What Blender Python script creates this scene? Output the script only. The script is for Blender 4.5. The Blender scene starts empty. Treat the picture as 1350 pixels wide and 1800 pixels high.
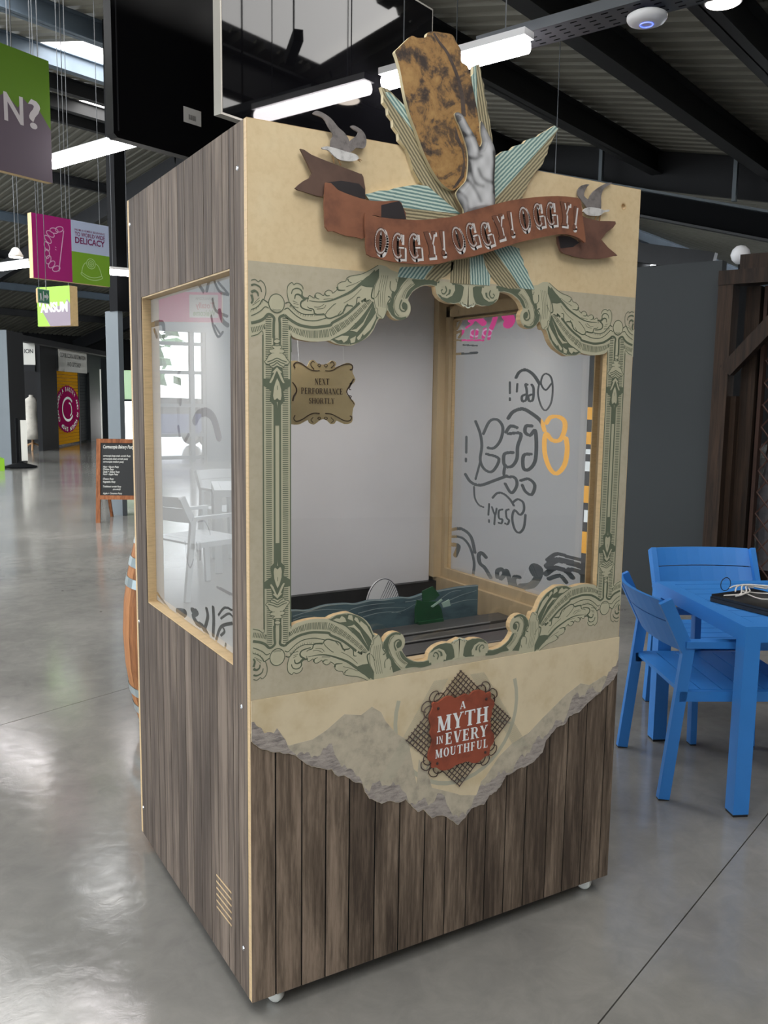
import bpy, bmesh, math, random
from mathutils import Vector, Matrix
from mathutils.geometry import tessellate_polygon

random.seed(7)
scene = bpy.context.scene
COL = scene.collection

# ---------------------------------------------------------------- camera
CAM = Vector((-0.76383, -1.90294, 1.56))
YAW, PITCH, ROLL, FPX = 0.535985, 0.130554, 0.0138825, 1541.2266
cy, sy, cp, sp = math.cos(YAW), math.sin(YAW), math.cos(PITCH), math.sin(PITCH)
fwd = Vector((sy * cp, cy * cp, -sp)); rgt = Vector((cy, -sy, 0)); upv = rgt.cross(fwd)
cr, sr = math.cos(ROLL), math.sin(ROLL)
r2 = cr * rgt + sr * upv; u2 = -sr * rgt + cr * upv
cam_data = bpy.data.cameras.new('camera')
cam = bpy.data.objects.new('camera', cam_data); COL.objects.link(cam)
mw = Matrix(((r2.x, u2.x, -fwd.x, CAM.x), (r2.y, u2.y, -fwd.y, CAM.y), (r2.z, u2.z, -fwd.z, CAM.z), (0, 0, 0, 1)))
cam.matrix_world = mw
cam_data.sensor_fit = 'VERTICAL'; cam_data.sensor_height = 36.0
cam_data.lens = 36.0 * FPX / 1800.0
cam_data.clip_start = 0.05; cam_data.clip_end = 300
scene.camera = cam

# ---------------------------------------------------------------- sky, lights, exposure
world = bpy.data.worlds.new('sky'); scene.world = world; world.use_nodes = True
bg = world.node_tree.nodes['Background']
bg.inputs['Color'].default_value = (0.90, 0.95, 1.0, 1)
bg.inputs['Strength'].default_value = 7.5
SKY_EMIT = 8.5          # daylight seen through the roof lights
LED_EMIT = 26.0         # fluorescent battens
scene.view_settings.view_transform = 'Standard'
scene.view_settings.look = 'None'
scene.view_settings.gamma = 1.0
scene.view_settings.use_curve_mapping = False
scene.view_settings.exposure = -0.2
scene.cycles.use_denoising = True
scene.cycles.max_bounces = 6
scene.cycles.diffuse_bounces = 3
scene.cycles.use_adaptive_sampling = True
scene.cycles.adaptive_threshold = 0.05
scene.cycles.transparent_max_bounces = 16
scene.cycles.sample_clamp_indirect = 6.0
scene.cycles.caustics_reflective = False
scene.cycles.caustics_refractive = False

# building axes: U runs along the purlins, V up the roof slope
U = Vector((0.93678, 0.34992, 0)); V = Vector((-U.y, U.x, 0)); Z = Vector((0, 0, 1))
ROOF0, SLOPE, RIDGE = 4.26, 0.214, 18.0
def bp(u, q, z=0.0): return U * u + V * q + Z * z
def roof_z(q): return ROOF0 + SLOPE * q if q <= RIDGE else ROOF0 + SLOPE * (2 * RIDGE - q)

# ---------------------------------------------------------------- materials
MATS = {}
def srgb(r, g, b):
    f = lambda c: (c / 255 / 12.92) if c / 255 <= 0.04045 else ((c / 255 + 0.055) / 1.055) ** 2.4
    return (f(r), f(g), f(b), 1.0)
def newmat(name):
    m = bpy.data.materials.new(name); m.use_nodes = True
    nt = m.node_tree; b = nt.nodes.get('Principled BSDF')
    MATS[name] = m
    return m, nt, b
def N(nt, t, **kw):
    n = nt.nodes.new(t)
    for k, v in kw.items():
        if k.startswith('i_'):
            key = k[2:].replace('_', ' ')
            n.inputs[int(key) if key.isdigit() else key].default_value = v
        else: setattr(n, k, v)
    return n
def ramp(nt, fac, stops):
    r = N(nt, 'ShaderNodeValToRGB'); els = r.color_ramp.elements
    while len(els) < len(stops): els.new(0.5)
    for e, (p, c) in zip(els, stops): e.position = p; e.color = c
    nt.links.new(fac, r.inputs['Fac']); return r
def texco(nt, scale=(1, 1, 1), kind='Object'):
    tc = N(nt, 'ShaderNodeTexCoord'); mp = N(nt, 'ShaderNodeMapping')
    mp.inputs['Scale'].default_value = scale
    nt.links.new(tc.outputs[kind], mp.inputs['Vector']); return mp.outputs['Vector']
def plain(name, rgb, rough=0.6, metal=0.0, var=0.0, scale=8.0, bump=0.0, stretch=(1, 1, 1), spec=0.5, dark=None, detail=4.0):
    m, nt, b = newmat(name)
    b.inputs['Roughness'].default_value = rough; b.inputs['Metallic'].default_value = metal
    b.inputs['Specular IOR Level'].default_value = spec
    c = srgb(*rgb)
    if var > 0 or bump > 0:
        v = texco(nt, stretch)
        no = N(nt, 'ShaderNodeTexNoise', i_Scale=scale, i_Detail=detail, i_Roughness=0.6)
        nt.links.new(v, no.inputs['Vector'])
        if var > 0:
            d = srgb(*dark) if dark else tuple(x * (1 - var) for x in c[:3]) + (1,)
            l = tuple(min(1, x * (1 + var * 0.5)) for x in c[:3]) + (1,)
            rp = ramp(nt, no.outputs['Fac'], [(0.25, d), (0.5, c), (0.75, l)])
            nt.links.new(rp.outputs['Color'], b.inputs['Base Color'])
        else: b.inputs['Base Color'].default_value = c
        if bump > 0:
            bn = N(nt, 'ShaderNodeBump', i_Strength=bump, i_Distance=0.01)
            nt.links.new(no.outputs['Fac'], bn.inputs['Height']); nt.links.new(bn.outputs['Normal'], b.inputs['Normal'])
    else: b.inputs['Base Color'].default_value = c
    return m
def emit(name, rgb, strength):
    m, nt, b = newmat(name)
    b.inputs['Base Color'].default_value = (0.8, 0.8, 0.8, 1)
    b.inputs['Emission Color'].default_value = srgb(*rgb)
    b.inputs['Emission Strength'].default_value = strength
    return m
def glassy(name, tint=(1, 1, 1, 1), boost=1.5, rough=0.0):
    m, nt, b = newmat(name); nt.nodes.remove(b)
    out = nt.nodes['Material Output']
    tr = N(nt, 'ShaderNodeBsdfTransparent'); tr.inputs['Color'].default_value = tint
    gl = N(nt, 'ShaderNodeBsdfGlossy'); gl.inputs['Roughness'].default_value = rough
    fr = N(nt, 'ShaderNodeFresnel', i_IOR=1.5)
    ge = N(nt, 'ShaderNodeNewGeometry'); io = N(nt, 'ShaderNodeMath', operation='MULTIPLY_ADD'); io.inputs[1].default_value = 1 / 1.5 - 1.5; io.inputs[2].default_value = 1.5
    nt.links.new(ge.outputs['Backfacing'], io.inputs[0]); nt.links.new(io.outputs[0], fr.inputs['IOR'])   # thin pane: same reflectance from both sides
    mu = N(nt, 'ShaderNodeMath', operation='MULTIPLY', use_clamp=True); mu.inputs[1].default_value = boost
    mx = N(nt, 'ShaderNodeMixShader')
    nt.links.new(fr.outputs[0], mu.inputs[0]); nt.links.new(mu.outputs[0], mx.inputs[0])
    nt.links.new(tr.outputs[0], mx.inputs[1]); nt.links.new(gl.outputs[0], mx.inputs[2]); nt.links.new(mx.outputs[0], out.inputs['Surface'])
    return m
def wood(name, lo, mid, hi, rough=0.75, grain=(26, 26, 1.6), rnd=0.5, streak=0.6, wave=None):
    """weathered boards: grain along Z, each piece its own tone (object random)"""
    m, nt, b = newmat(name)
    b.inputs['Roughness'].default_value = rough; b.inputs['Specular IOR Level'].default_value = 0.3
    tc = N(nt, 'ShaderNodeTexCoord'); oi = N(nt, 'ShaderNodeObjectInfo')
    mp = N(nt, 'ShaderNodeMapping'); mp.inputs['Scale'].default_value = grain
    cx = N(nt, 'ShaderNodeCombineXYZ'); mul = N(nt, 'ShaderNodeMath', operation='MULTIPLY'); mul.inputs[1].default_value = 37.0
    nt.links.new(oi.outputs['Random'], mul.inputs[0])
    for i in range(3): nt.links.new(mul.outputs[0], cx.inputs[i])
    nt.links.new(cx.outputs[0], mp.inputs['Location'])
    nt.links.new(tc.outputs['Object'], mp.inputs['Vector'])
    n1 = N(nt, 'ShaderNodeTexNoise', i_Scale=1.0, i_Detail=6.0, i_Roughness=0.65, i_Distortion=0.4)
    nt.links.new(mp.outputs[0], n1.inputs['Vector'])
    mp2 = N(nt, 'ShaderNodeMapping'); mp2.inputs['Scale'].default_value = (grain[0] * 6, grain[1] * 6, grain[2] * 2.2)
    nt.links.new(cx.outputs[0], mp2.inputs['Location']); nt.links.new(tc.outputs['Object'], mp2.inputs['Vector'])
    n2 = N(nt, 'ShaderNodeTexNoise', i_Scale=1.0, i_Detail=4.0, i_Roughness=0.7)
    nt.links.new(mp2.outputs[0], n2.inputs['Vector'])
    a = N(nt, 'ShaderNodeMath', operation='MULTIPLY_ADD'); a.inputs[1].default_value = streak
    nt.links.new(n2.outputs['Fac'], a.inputs[0]); nt.links.new(n1.outputs['Fac'], a.inputs[2])
    s1 = N(nt, 'ShaderNodeMath', operation='SUBTRACT'); s1.inputs[1].default_value = streak * 0.5
    nt.links.new(a.outputs[0], s1.inputs[0])
    r1 = N(nt, 'ShaderNodeMath', operation='SUBTRACT'); r1.inputs[1].default_value = 0.5
    nt.links.new(oi.outputs['Random'], r1.inputs[0])
    m2 = N(nt, 'ShaderNodeMath', operation='MULTIPLY_ADD'); m2.inputs[1].default_value = rnd
    nt.links.new(r1.outputs[0], m2.inputs[0]); nt.links.new(s1.outputs[0], m2.inputs[2])
    rp = ramp(nt, m2.outputs[0], [(0.28, srgb(*lo)), (0.5, srgb(*mid)), (0.74, srgb(*hi))])
    nt.links.new(rp.outputs['Color'], b.inputs['Base Color'])
    bn = N(nt, 'ShaderNodeBump', i_Strength=0.15, i_Distance=0.004)
    nt.links.new(n2.outputs['Fac'], bn.inputs['Height']); nt.links.new(bn.outputs['Normal'], b.inputs['Normal'])
    return m

# ---------------------------------------------------------------- mesh tools
class MB:
    def __init__(self): self.v = []; self.f = []; self.uv = {}
    def add(self, vs, fs):
        o = len(self.v); self.v += [tuple(p) for p in vs]; self.f += [tuple(i + o for i in f) for f in fs]; return self
    def box(self, c, s, ax=None):
        c = Vector(c); ex, ey, ez = ax or (Vector((1, 0, 0)), Vector((0, 1, 0)), Z)
        hx, hy, hz = s[0] / 2, s[1] / 2, s[2] / 2
        vs = [c + ex * (hx * i) + ey * (hy * j) + ez * (hz * k) for k in (-1, 1) for j in (-1, 1) for i in (-1, 1)]
        return self.add(vs, [(0, 2, 3, 1), (4, 5, 7, 6), (0, 1, 5, 4), (2, 6, 7, 3), (0, 4, 6, 2), (1, 3, 7, 5)])
    def bb(self, a, b):
        return self.box([(a[i] + b[i]) / 2 for i in range(3)], [abs(b[i] - a[i]) for i in range(3)])
    def bar(self, a, b, w, h, up=Z):
        a, b = Vector(a), Vector(b); d = (b - a); L = d.length; d.normalize()
        s = d.cross(Vector(up))
        if s.length < 1e-5: s = d.cross(Vector((0, 1, 0)))
        s.normalize(); t = s.cross(d)
        return self.box((a + b) / 2, (L, w, h), (d, s, t))
    def tube(self, pts, r, n=8, cap=True, closed=False):
        pts = [Vector(p) for p in pts]; rings = []; m = len(pts)
        prev = None
        for i, p in enumerate(pts):
            if closed: t = pts[(i + 1) % m] - pts[i - 1]
            else: t = pts[min(i + 1, m - 1)] - pts[max(i - 1, 0)]
            t.normalize()
            if prev is None:
                s = t.cross(Z)
                if s.length < 1e-3: s = t.cross(Vector((1, 0, 0)))
            else: s = prev - t * prev.dot(t)
            s.normalize(); prev = s; w = t.cross(s)
            rr = r[i] if isinstance(r, (list, tuple)) else r
            rings.append([p + s * (rr * math.cos(2 * math.pi * k / n)) + w * (rr * math.sin(2 * math.pi * k / n)) for k in range(n)])
        vs = [q for R in rings for q in R]; fs = []
        for i in range(m if closed else m - 1):
            j = (i + 1) % m
            for k in range(n): fs.append((i * n + k, i * n + (k + 1) % n, j * n + (k + 1) % n, j * n + k))
        if cap and not closed: fs += [tuple(range(n))[::-1], tuple((m - 1) * n + k for k in range(n))]
        return self.add(vs, fs)
    def lathe(self, prof, c=(0, 0, 0), n=24, axis=Z, cap=True):
        c = Vector(c); axis = Vector(axis).normalized()
        s = axis.cross(Vector((1, 0, 0))); s = s if s.length > 0.1 else axis.cross(Vector((0, 1, 0))); s.normalize(); w = axis.cross(s)
        vs = [c + axis * h + s * (r * math.cos(2 * math.pi * k / n)) + w * (r * math.sin(2 * math.pi * k / n)) for r, h in prof for k in range(n)]
        fs = [(i * n + k, i * n + (k + 1) % n, (i + 1) * n + (k + 1) % n, (i + 1) * n + k) for i in range(len(prof) - 1) for k in range(n)]
        if cap: fs += [tuple(range(n))[::-1], tuple((len(prof) - 1) * n + k for k in range(n))]
        return self.add(vs, fs)
    def poly(self, fr, pts, t=0.0, n0=0.0, holes=()):
        """flat cut-out in frame fr=(origin, ex, ey, en): pts 2D, front at n0+t, back at n0"""
        o, ex, ey, en = fr
        loops = [list(pts)] + [list(h) for h in holes]
        tri = tessellate_polygon([[Vector((p[0], p[1], 0)) for p in L] for L in loops])
        flat = [p for L in loops for p in L]; nn = len(flat)
        P = lambda p, h: o + ex * p[0] + ey * p[1] + en * h
        vs = [P(p, n0 + t) for p in flat]; fs = []
        def ccw(a, b, c): return (flat[b][0] - flat[a][0]) * (flat[c][1] - flat[a][1]) - (flat[b][1] - flat[a][1]) * (flat[c][0] - flat[a][0]) > 0
        flip = ex.cross(ey).dot(en) < 0
        for a, b, c in tri:
            f = (a, b, c) if ccw(a, b, c) != flip else (a, c, b)
            fs.append(f)
            if t > 0: fs.append(tuple(nn + i for i in reversed(f)))
        if t > 0:
            vs += [P(p, n0) for p in flat]; s = 0
            for L in loops:
                k = len(L)
                for i in range(k): fs.append((s + i, s + (i + 1) % k, nn + s + (i + 1) % k, nn + s + i))
                s += k
        return self.add(vs, fs)
    def stroke(self, fr, pts, w0, w1=None, n0=0.0, smooth=True, sub=5, closed=False):
        if w1 is None: w1 = w0
        o, ex, ey, en = fr
        q = catmull(pts, sub) if smooth and len(pts) > 2 else list(pts)
        m = len(q); vs = []
        for i, p in enumerate(q):
            a = q[max(i - 1, 0)]; b = q[min(i + 1, m - 1)]
            dx, dy = b[0] - a[0], b[1] - a[1]; L = math.hypot(dx, dy) or 1e-9
            w = (w0 + (w1 - w0) * i / max(1, m - 1)) / 2
            nx, ny = -dy / L * w, dx / L * w
            vs += [o + ex * (p[0] + nx) + ey * (p[1] + ny) + en * n0, o + ex * (p[0] - nx) + ey * (p[1] - ny) + en * n0]
        return self.add(vs, [(2 * i + 1, 2 * i, 2 * i + 2, 2 * i + 3) if True else 0 for i in range(m - 1)])
    def build(self, name, mat, parent=None, smooth=False, loc=None):
        me = bpy.data.meshes.new(name)
        vs = self.v
        if loc is not None:
            l = Vector(loc); vs = [tuple(Vector(p) - l) for p in vs]
        me.from_pydata(vs, [], self.f); me.update()
        if isinstance(mat, str): mat = MATS[mat]
        me.materials.append(mat)
        if smooth:
            for p in me.polygons: p.use_smooth = True
        ob = bpy.data.objects.new(name, me); COL.objects.link(ob)
        if loc is not None: ob.location = loc
        if parent is not None: attach(ob, parent)
        return ob
def attach(ob, parent):
    """parent keeping the world placement (parents are unrotated or carry their own local space)"""
    w = Matrix.Translation(ob.location)
    ob.parent = parent
    if parent.get('_local'): return
    pl = Vector(parent.location); p = parent.parent
    while p is not None: pl += Vector(p.location); p = p.parent
    ob.location = Vector(ob.location) - pl
def catmull(p, sub=5):
    out = []
    for i in range(len(p) - 1):
        a, b, c, d = p[max(i - 1, 0)], p[i], p[i + 1], p[min(i + 2, len(p) - 1)]
        for k in range(sub):
            t = k / sub
            out.append(tuple(0.5 * (2 * b[j] + (c[j] - a[j]) * t + (2 * a[j] - 5 * b[j] + 4 * c[j] - d[j]) * t * t + (3 * b[j] - a[j] - 3 * c[j] + d[j]) * t ** 3) for j in range(2)))
    out.append(tuple(p[-1])); return out
def catmull_closed(p, sub=4):
    n = len(p); out = []
    for i in range(n):
        a, b, c, d = p[i - 1], p[i], p[(i + 1) % n], p[(i + 2) % n]
        for k in range(sub):
            t = k / sub
            out.append(tuple(0.5 * (2 * b[j] + (c[j] - a[j]) * t + (2 * a[j] - 5 * b[j] + 4 * c[j] - d[j]) * t * t + (3 * b[j] - a[j] - 3 * c[j] + d[j]) * t ** 3) for j in range(2)))
    return out
def empty(name, loc=(0, 0, 0), rz=0.0, local=False):
    e = bpy.data.objects.new(name, None); COL.objects.link(e); e.location = loc; e.rotation_euler = (0, 0, rz)
    e.empty_display_size = 0.1
    if local: e['_local'] = 1
    return e
def tag(o, label, cat, group=None):
    o['label'] = label; o['category'] = cat
    if group: o['group'] = group
    return o
def struct(o): o['kind'] = 'structure'; return o
def copy_tree(o, parent=None):
    c = o.copy(); COL.objects.link(c); c.parent = parent
    for ch in list(o.children): copy_tree(ch, c)
    return c
def text_mesh(fr, s, x, y, h, mat, name='lettering', parent=None, n0=0.001, width=None, bold=0.0, shear=0.0, align='LEFT', t=0.0, squash=None, rot=0.0):
    """sans lettering in frame fr; (x,y) baseline start, h cap height"""
    cu = bpy.data.curves.new('t', 'FONT'); cu.body = s; cu.size = 1.0; cu.offset = bold; cu.shear = shear; cu.align_x = align
    cu.resolution_u = 3; cu.fill_mode = 'FRONT'
    ob = bpy.data.objects.new('t', cu); COL.objects.link(ob)
    dg = bpy.context.evaluated_depsgraph_get(); me0 = ob.evaluated_get(dg).to_mesh()
    k = h / 0.70; kx = k
    xs = [v.co.x for v in me0.vertices] or [0, 1]
    if width: kx = width / (max(xs) - min(xs))
    o, ex, ey, en = fr
    c_, s_ = math.cos(rot), math.sin(rot); x0 = min(xs) if align == 'LEFT' else 0
    vs = []
    for v in me0.vertices:
        a, b = (v.co.x - x0) * kx, v.co.y * k
        vs.append(o + ex * (x + a * c_ - b * s_) + ey * (y + a * s_ + b * c_) + en * n0)
    mb = MB(); mb.add(vs, [tuple(p.vertices) for p in me0.polygons])
    ob.evaluated_get(dg).to_mesh_clear(); bpy.data.objects.remove(ob); bpy.data.curves.remove(cu)
    return mb.build(name, mat, parent)

# serif lettering built from stems, hairlines and serifs, unit height
def glyph(ch, TS=0.19, TH=0.075, SL=0.09, SH=0.06):
    """returns (width, [polygons]) in a unit-height box"""
    class Layers(list):
        k = 0
        def append(self, poly, new=True):
            if new: self.k += 1
            list.append(self, (self.k, poly))
    P = Layers()
    def rect(x0, y0, x1, y1): P.append([(x0, y0), (x1, y0), (x1, y1), (x0, y1)])
    def serif(xc, y, up, w): rect(xc - w / 2 - SL, y - (SH if up else 0), xc + w / 2 + SL, y + (0 if up else SH))
    def stem(x, w=TS, y0=0, y1=1, s0=True, s1=True):
        rect(x - w / 2, y0, x + w / 2, y1)
        if s0: serif(x, y0, False, w)
        if s1: serif(x, y1, True, w)
    def diag(x0, y0, x1, y1, w): P.append([(x0 - w / 2, y0), (x0 + w / 2, y0), (x1 + w / 2, y1), (x1 - w / 2, y1)])
    def arc(cx, cy, rx, ry, a0, a1, wt, wn, n=18):
        for i in range(n):
            q = []
            t0, t1 = a0 + (a1 - a0) * i / n, a0 + (a1 - a0) * (i + 1) / n
            for t, s in ((t0, 1), (t1, 1), (t1, 0), (t0, 0)):
                c, s_ = math.cos(math.radians(t)), math.sin(math.radians(t))
                q.append((cx + (rx - (0 if s else wt)) * c, cy + (ry - (0 if s else wn)) * s_))
            P.append(q, i == 0)
    a = TS / 2 + SL
    if ch == 'I': stem(a); w = 2 * a
    elif ch == 'H': stem(a); stem(a + 0.5); rect(a, 0.47, a + 0.5, 0.47 + TH); w = 2 * a + 0.5
    elif ch == 'N': stem(a, TH); stem(a + 0.5, TH); diag(a + 0.5, 0, a, 1, TS); w = 2 * a + 0.5
    elif ch == 'M': stem(a, TH); stem(a + 0.66, TS); diag(a + 0.31, 0.05, a + 0.03, 1, TS); diag(a + 0.31, 0.05, a + 0.62, 1, TH); w = 2 * a + 0.66
    elif ch in 'EFL':
        stem(a); w = a + 0.5
        def arm(y0, y1, xe, tip): rect(a, y0, xe, y1); P.append([(xe - 0.06, tip[0]), (xe, tip[0]), (xe, tip[1]), (xe - 0.06, tip[1])])
        if ch in 'EL': arm(0, TH, a + 0.42, (0, 0.26))
        if ch in 'EF': arm(1 - TH, 1, a + 0.40, (0.78, 1)); arm(0.48, 0.48 + TH, a + 0.30, (0.38, 0.66))
    elif ch == 'T': stem(0.36, s1=False); rect(0, 1 - TH, 0.72, 1); rect(0, 0.76, 0.06, 1); rect(0.66, 0.76, 0.72, 1); w = 0.72
    elif ch in 'PR':
        stem(a); rect(a, 1 - TH, a + 0.26, 1); rect(a, 0.46, a + 0.26, 0.46 + TH); arc(a + 0.22, 0.73, 0.27, 0.27, -90, 90, TS * 0.9, TH); w = a + 0.52
        if ch == 'R': diag(a + 0.48, 0, a + 0.24, 0.5, TS * 0.85); rect(a + 0.36, 0, a + 0.64, SH); w = a + 0.62
    elif ch == 'A': diag(0.10, 0, 0.38, 1, TH); diag(0.68, 0, 0.40, 1, TS); rect(0.22, 0.30, 0.56, 0.30 + TH); rect(0, 0, 0.22, SH); rect(0.52, 0, 0.80, SH); w = 0.80
    elif ch == 'V': diag(0.36, 0, 0.12, 1, TS); diag(0.38, 0, 0.62, 1, TH); rect(0, 1 - SH, 0.27, 1); rect(0.51, 1 - SH, 0.74, 1); w = 0.74
    elif ch == 'X': diag(0.62, 0, 0.14, 1, TS); diag(0.12, 0, 0.60, 1, TH); rect(0, 0, 0.24, SH); rect(0.48, 0, 0.76, SH); rect(0, 1 - SH, 0.28, 1); rect(0.48, 1 - SH, 0.72, 1); w = 0.76
    elif ch == 'Y': rect(0.36 - TS / 2, 0, 0.36 + TS / 2, 0.48); serif(0.36, 0, False, TS); diag(0.36, 0.42, 0.13, 1, TS); diag(0.38, 0.42, 0.62, 1, TH); rect(0, 1 - SH, 0.27, 1); rect(0.50, 1 - SH, 0.74, 1); w = 0.74
    elif ch == 'U': stem(a, TS, 0.28, 1, s0=False); stem(a + 0.46, TH, 0.28, 1, s0=False); arc(a + 0.21, 0.29, 0.21 + TS / 2 - 0.01, 0.29, 180, 360, TS * 0.7, TH * 1.2); w = 2 * a + 0.46
    elif ch == 'O': arc(0.37, 0.5, 0.37, 0.52, 0, 360, TS, TH, 30); w = 0.74
    elif ch in 'CG':
        arc(0.37, 0.5, 0.37, 0.52, 50, 310, TS, TH, 24); rect(0.58, 0.66, 0.65, 0.97); w = 0.70
        if ch == 'C': rect(0.60, 0.06, 0.65, 0.28)
        else: rect(0.50, 0.02, 0.50 + TS, 0.42); rect(0.42, 0.38, 0.78, 0.38 + SH); w = 0.76
    elif ch == 'S':
        arc(0.30, 0.74, 0.27, 0.27, 30, 250, TS * 0.75, TH); arc(0.30, 0.27, 0.27, 0.29, -150, 70, TS * 0.75, TH); diag(0.46, 0.40, 0.16, 0.64, TS); rect(0.48, 0.70, 0.54, 0.99); rect(0.03, 0.01, 0.09, 0.32); w = 0.60
    elif ch == '!': P.append([(0.10, 0.30), (0.17, 0.30), (0.25, 1.0), (0.02, 1.0)]); arc(0.135, 0.10, 0.11, 0.11, 0, 360, 0.11, 0.11, 14); w = 0.27
    else: w = 0.35
    return w, P
def serif_text(spec, fr, s, p0, p1, ptop, gap=0.12, n0=0.001, **kw):
    """fit s between p0 and p1 (baseline), height from ptop; one object per letter"""
    ws = []; tot = 0
    for ch in s:
        w, P = glyph(ch, **kw); ws.append((w, P)); tot += w + gap
    tot -= gap
    bx, by = p1[0] - p0[0], p1[1] - p0[1]; hx, hy = 0.0, ptop[1] - p0[1]
    x = 0; o, ex, ey, en = fr
    for w, P in ws:
        mb = MB()
        for lay, poly in P:
            q = [(p0[0] + bx * (x + a) / tot + hx * b, p0[1] + by * (x + a) / tot + hy * b) for a, b in poly]
            mb.add([o + ex * c[0] + ey * c[1] + en * (n0 + lay * 2e-5) for c in q], [(0, 1, 2, 3)])
        mb.build(*spec)
        x += w + gap

# ---------------------------------------------------------------- traced outlines of the booth art, in 0.1 mm on its own plane
# ---------------------------------------------------------------- material library
def concrete():
    m, nt, b = newmat('polished_concrete')
    v = texco(nt)
    big = N(nt, 'ShaderNodeTexNoise', i_Scale=0.7, i_Detail=5.0, i_Roughness=0.6); nt.links.new(v, big.inputs['Vector'])
    fine = N(nt, 'ShaderNodeTexNoise', i_Scale=9.0, i_Detail=8.0, i_Roughness=0.7, i_Distortion=0.6); nt.links.new(v, fine.inputs['Vector'])
    mx = N(nt, 'ShaderNodeMath', operation='MULTIPLY_ADD'); mx.inputs[1].default_value = 0.45
    nt.links.new(fine.outputs['Fac'], mx.inputs[0]); nt.links.new(big.outputs['Fac'], mx.inputs[2])
    rp = ramp(nt, mx.outputs[0], [(0.45, srgb(106, 105, 103)), (0.7, srgb(127, 126, 122)), (0.92, srgb(145, 143, 138))])
    sp_ = N(nt, 'ShaderNodeTexVoronoi', i_Scale=2.1, i_Randomness=1.0); nt.links.new(v, sp_.inputs['Vector'])
    spot = ramp(nt, sp_.outputs['Distance'], [(0.014, (0.25, 0.24, 0.23, 1)), (0.022, (1, 1, 1, 1))])
    mul = N(nt, 'ShaderNodeMix', data_type='RGBA', blend_type='MULTIPLY'); mul.inputs[0].default_value = 1.0
    nt.links.new(rp.outputs[0], mul.inputs[6]); nt.links.new(spot.outputs[0], mul.inputs[7]); nt.links.new(mul.outputs[2], b.inputs['Base Color'])
    rr = ramp(nt, big.outputs['Fac'], [(0.3, (0.07, 0.07, 0.07, 1)), (0.7, (0.17, 0.17, 0.17, 1))]); nt.links.new(rr.outputs[0], b.inputs['Roughness'])
    b.inputs['Specular IOR Level'].default_value = 0.75
    ms = N(nt, 'ShaderNodeTexNoise', i_Scale=14.0, i_Detail=6.0, i_Roughness=0.7, i_Distortion=1.2); nt.links.new(v, ms.inputs['Vector'])
    bn = N(nt, 'ShaderNodeBump', i_Strength=0.05, i_Distance=0.01); nt.links.new(ms.outputs['Fac'], bn.inputs['Height']); nt.links.new(bn.outputs['Normal'], b.inputs['Normal'])
concrete()
plain('joint_dark', (78, 77, 74), 0.9)
plain('roof_sheet', (128, 126, 116), 0.55, var=0.2, scale=0.8)
plain('steel_dark', (34, 35, 38), 0.5, var=0.25, scale=3)
plain('steel_skylit', (110, 125, 140), 0.45, 0.2, var=0.15, scale=2)  # purlin steel with the skylight's pale blue painted into its colour
plain('steel_black', (12, 13, 15), 0.8, spec=0.1)
plain('wall_black', (15, 16, 19), 0.8, var=0.15, scale=1.5)
plain('partition_grey', (39, 44, 46), 0.75, var=0.08, scale=1.2)
plain('partition_light', (122, 130, 136), 0.7, var=0.06, scale=1.2)
plain('clad_grey', (88, 96, 101), 0.6, var=0.06, scale=1.5)
plain('rope_grey', (84, 88, 92), 0.5)
plain('white_plastic', (228, 228, 230), 0.4)
plain('silver', (150, 147, 140), 0.35, 1.0)
plain('zinc', (170, 172, 174), 0.35, 1.0)
emit('daylight_pane', (252, 250, 247), SKY_EMIT)
emit('led_tube', (255, 248, 250), LED_EMIT)
emit('lamp_warm', (255, 240, 225), 14.0)
glassy('clear_glass', (0.96, 0.97, 0.97, 1), 1.6)

# ---------------------------------------------------------------- floor: saw-cut slabs along U
JQ, JP = -0.681, 3.05
floor = struct(MB().add([bp(-22, -14, -0.012), bp(40, -14, -0.012), bp(40, 40, -0.012), bp(-22, 40, -0.012)], [(0, 1, 2, 3)]).build('floor', 'joint_dark'))
AX = (U, V, Z)
for k in range(-4, 14):
    q0, q1 = JQ + JP * k + 0.002, JQ + JP * (k + 1) - 0.002
    MB().box(bp(9, (q0 + q1) / 2, -0.006), (62, q1 - q0, 0.012), AX).build('slab', 'polished_concrete', floor)

# ---------------------------------------------------------------- roof
ceiling = struct(MB().box(bp(12, 1.5, roof_z(1.5) + 0.35), (44, 21, 0.02), (U, (V + Z * SLOPE).normalized(), (Z - V * SLOPE).normalized())).build('ceiling', 'wall_black'))
def sheet(u0, u1, q0, q1, mat, name, parent, dz=0.0):
    prof = []; u = u0; P = 0.24
    while u < u1:
        for a, h in ((0.0, 0.0), (0.13, 0.0), (0.155, 0.04), (0.215, 0.04)): prof.append((u + a, h))
        u += P
    mb = MB(); vs = []
    for a, h in prof: vs += [bp(a, q0, roof_z(q0) + h + dz), bp(a, q1, roof_z(q1) + h + dz)]
    return mb.add(vs, [(2 * i, 2 * i + 1, 2 * i + 3, 2 * i + 2) for i in range(len(prof) - 1)]).build(name, mat, parent)
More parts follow.
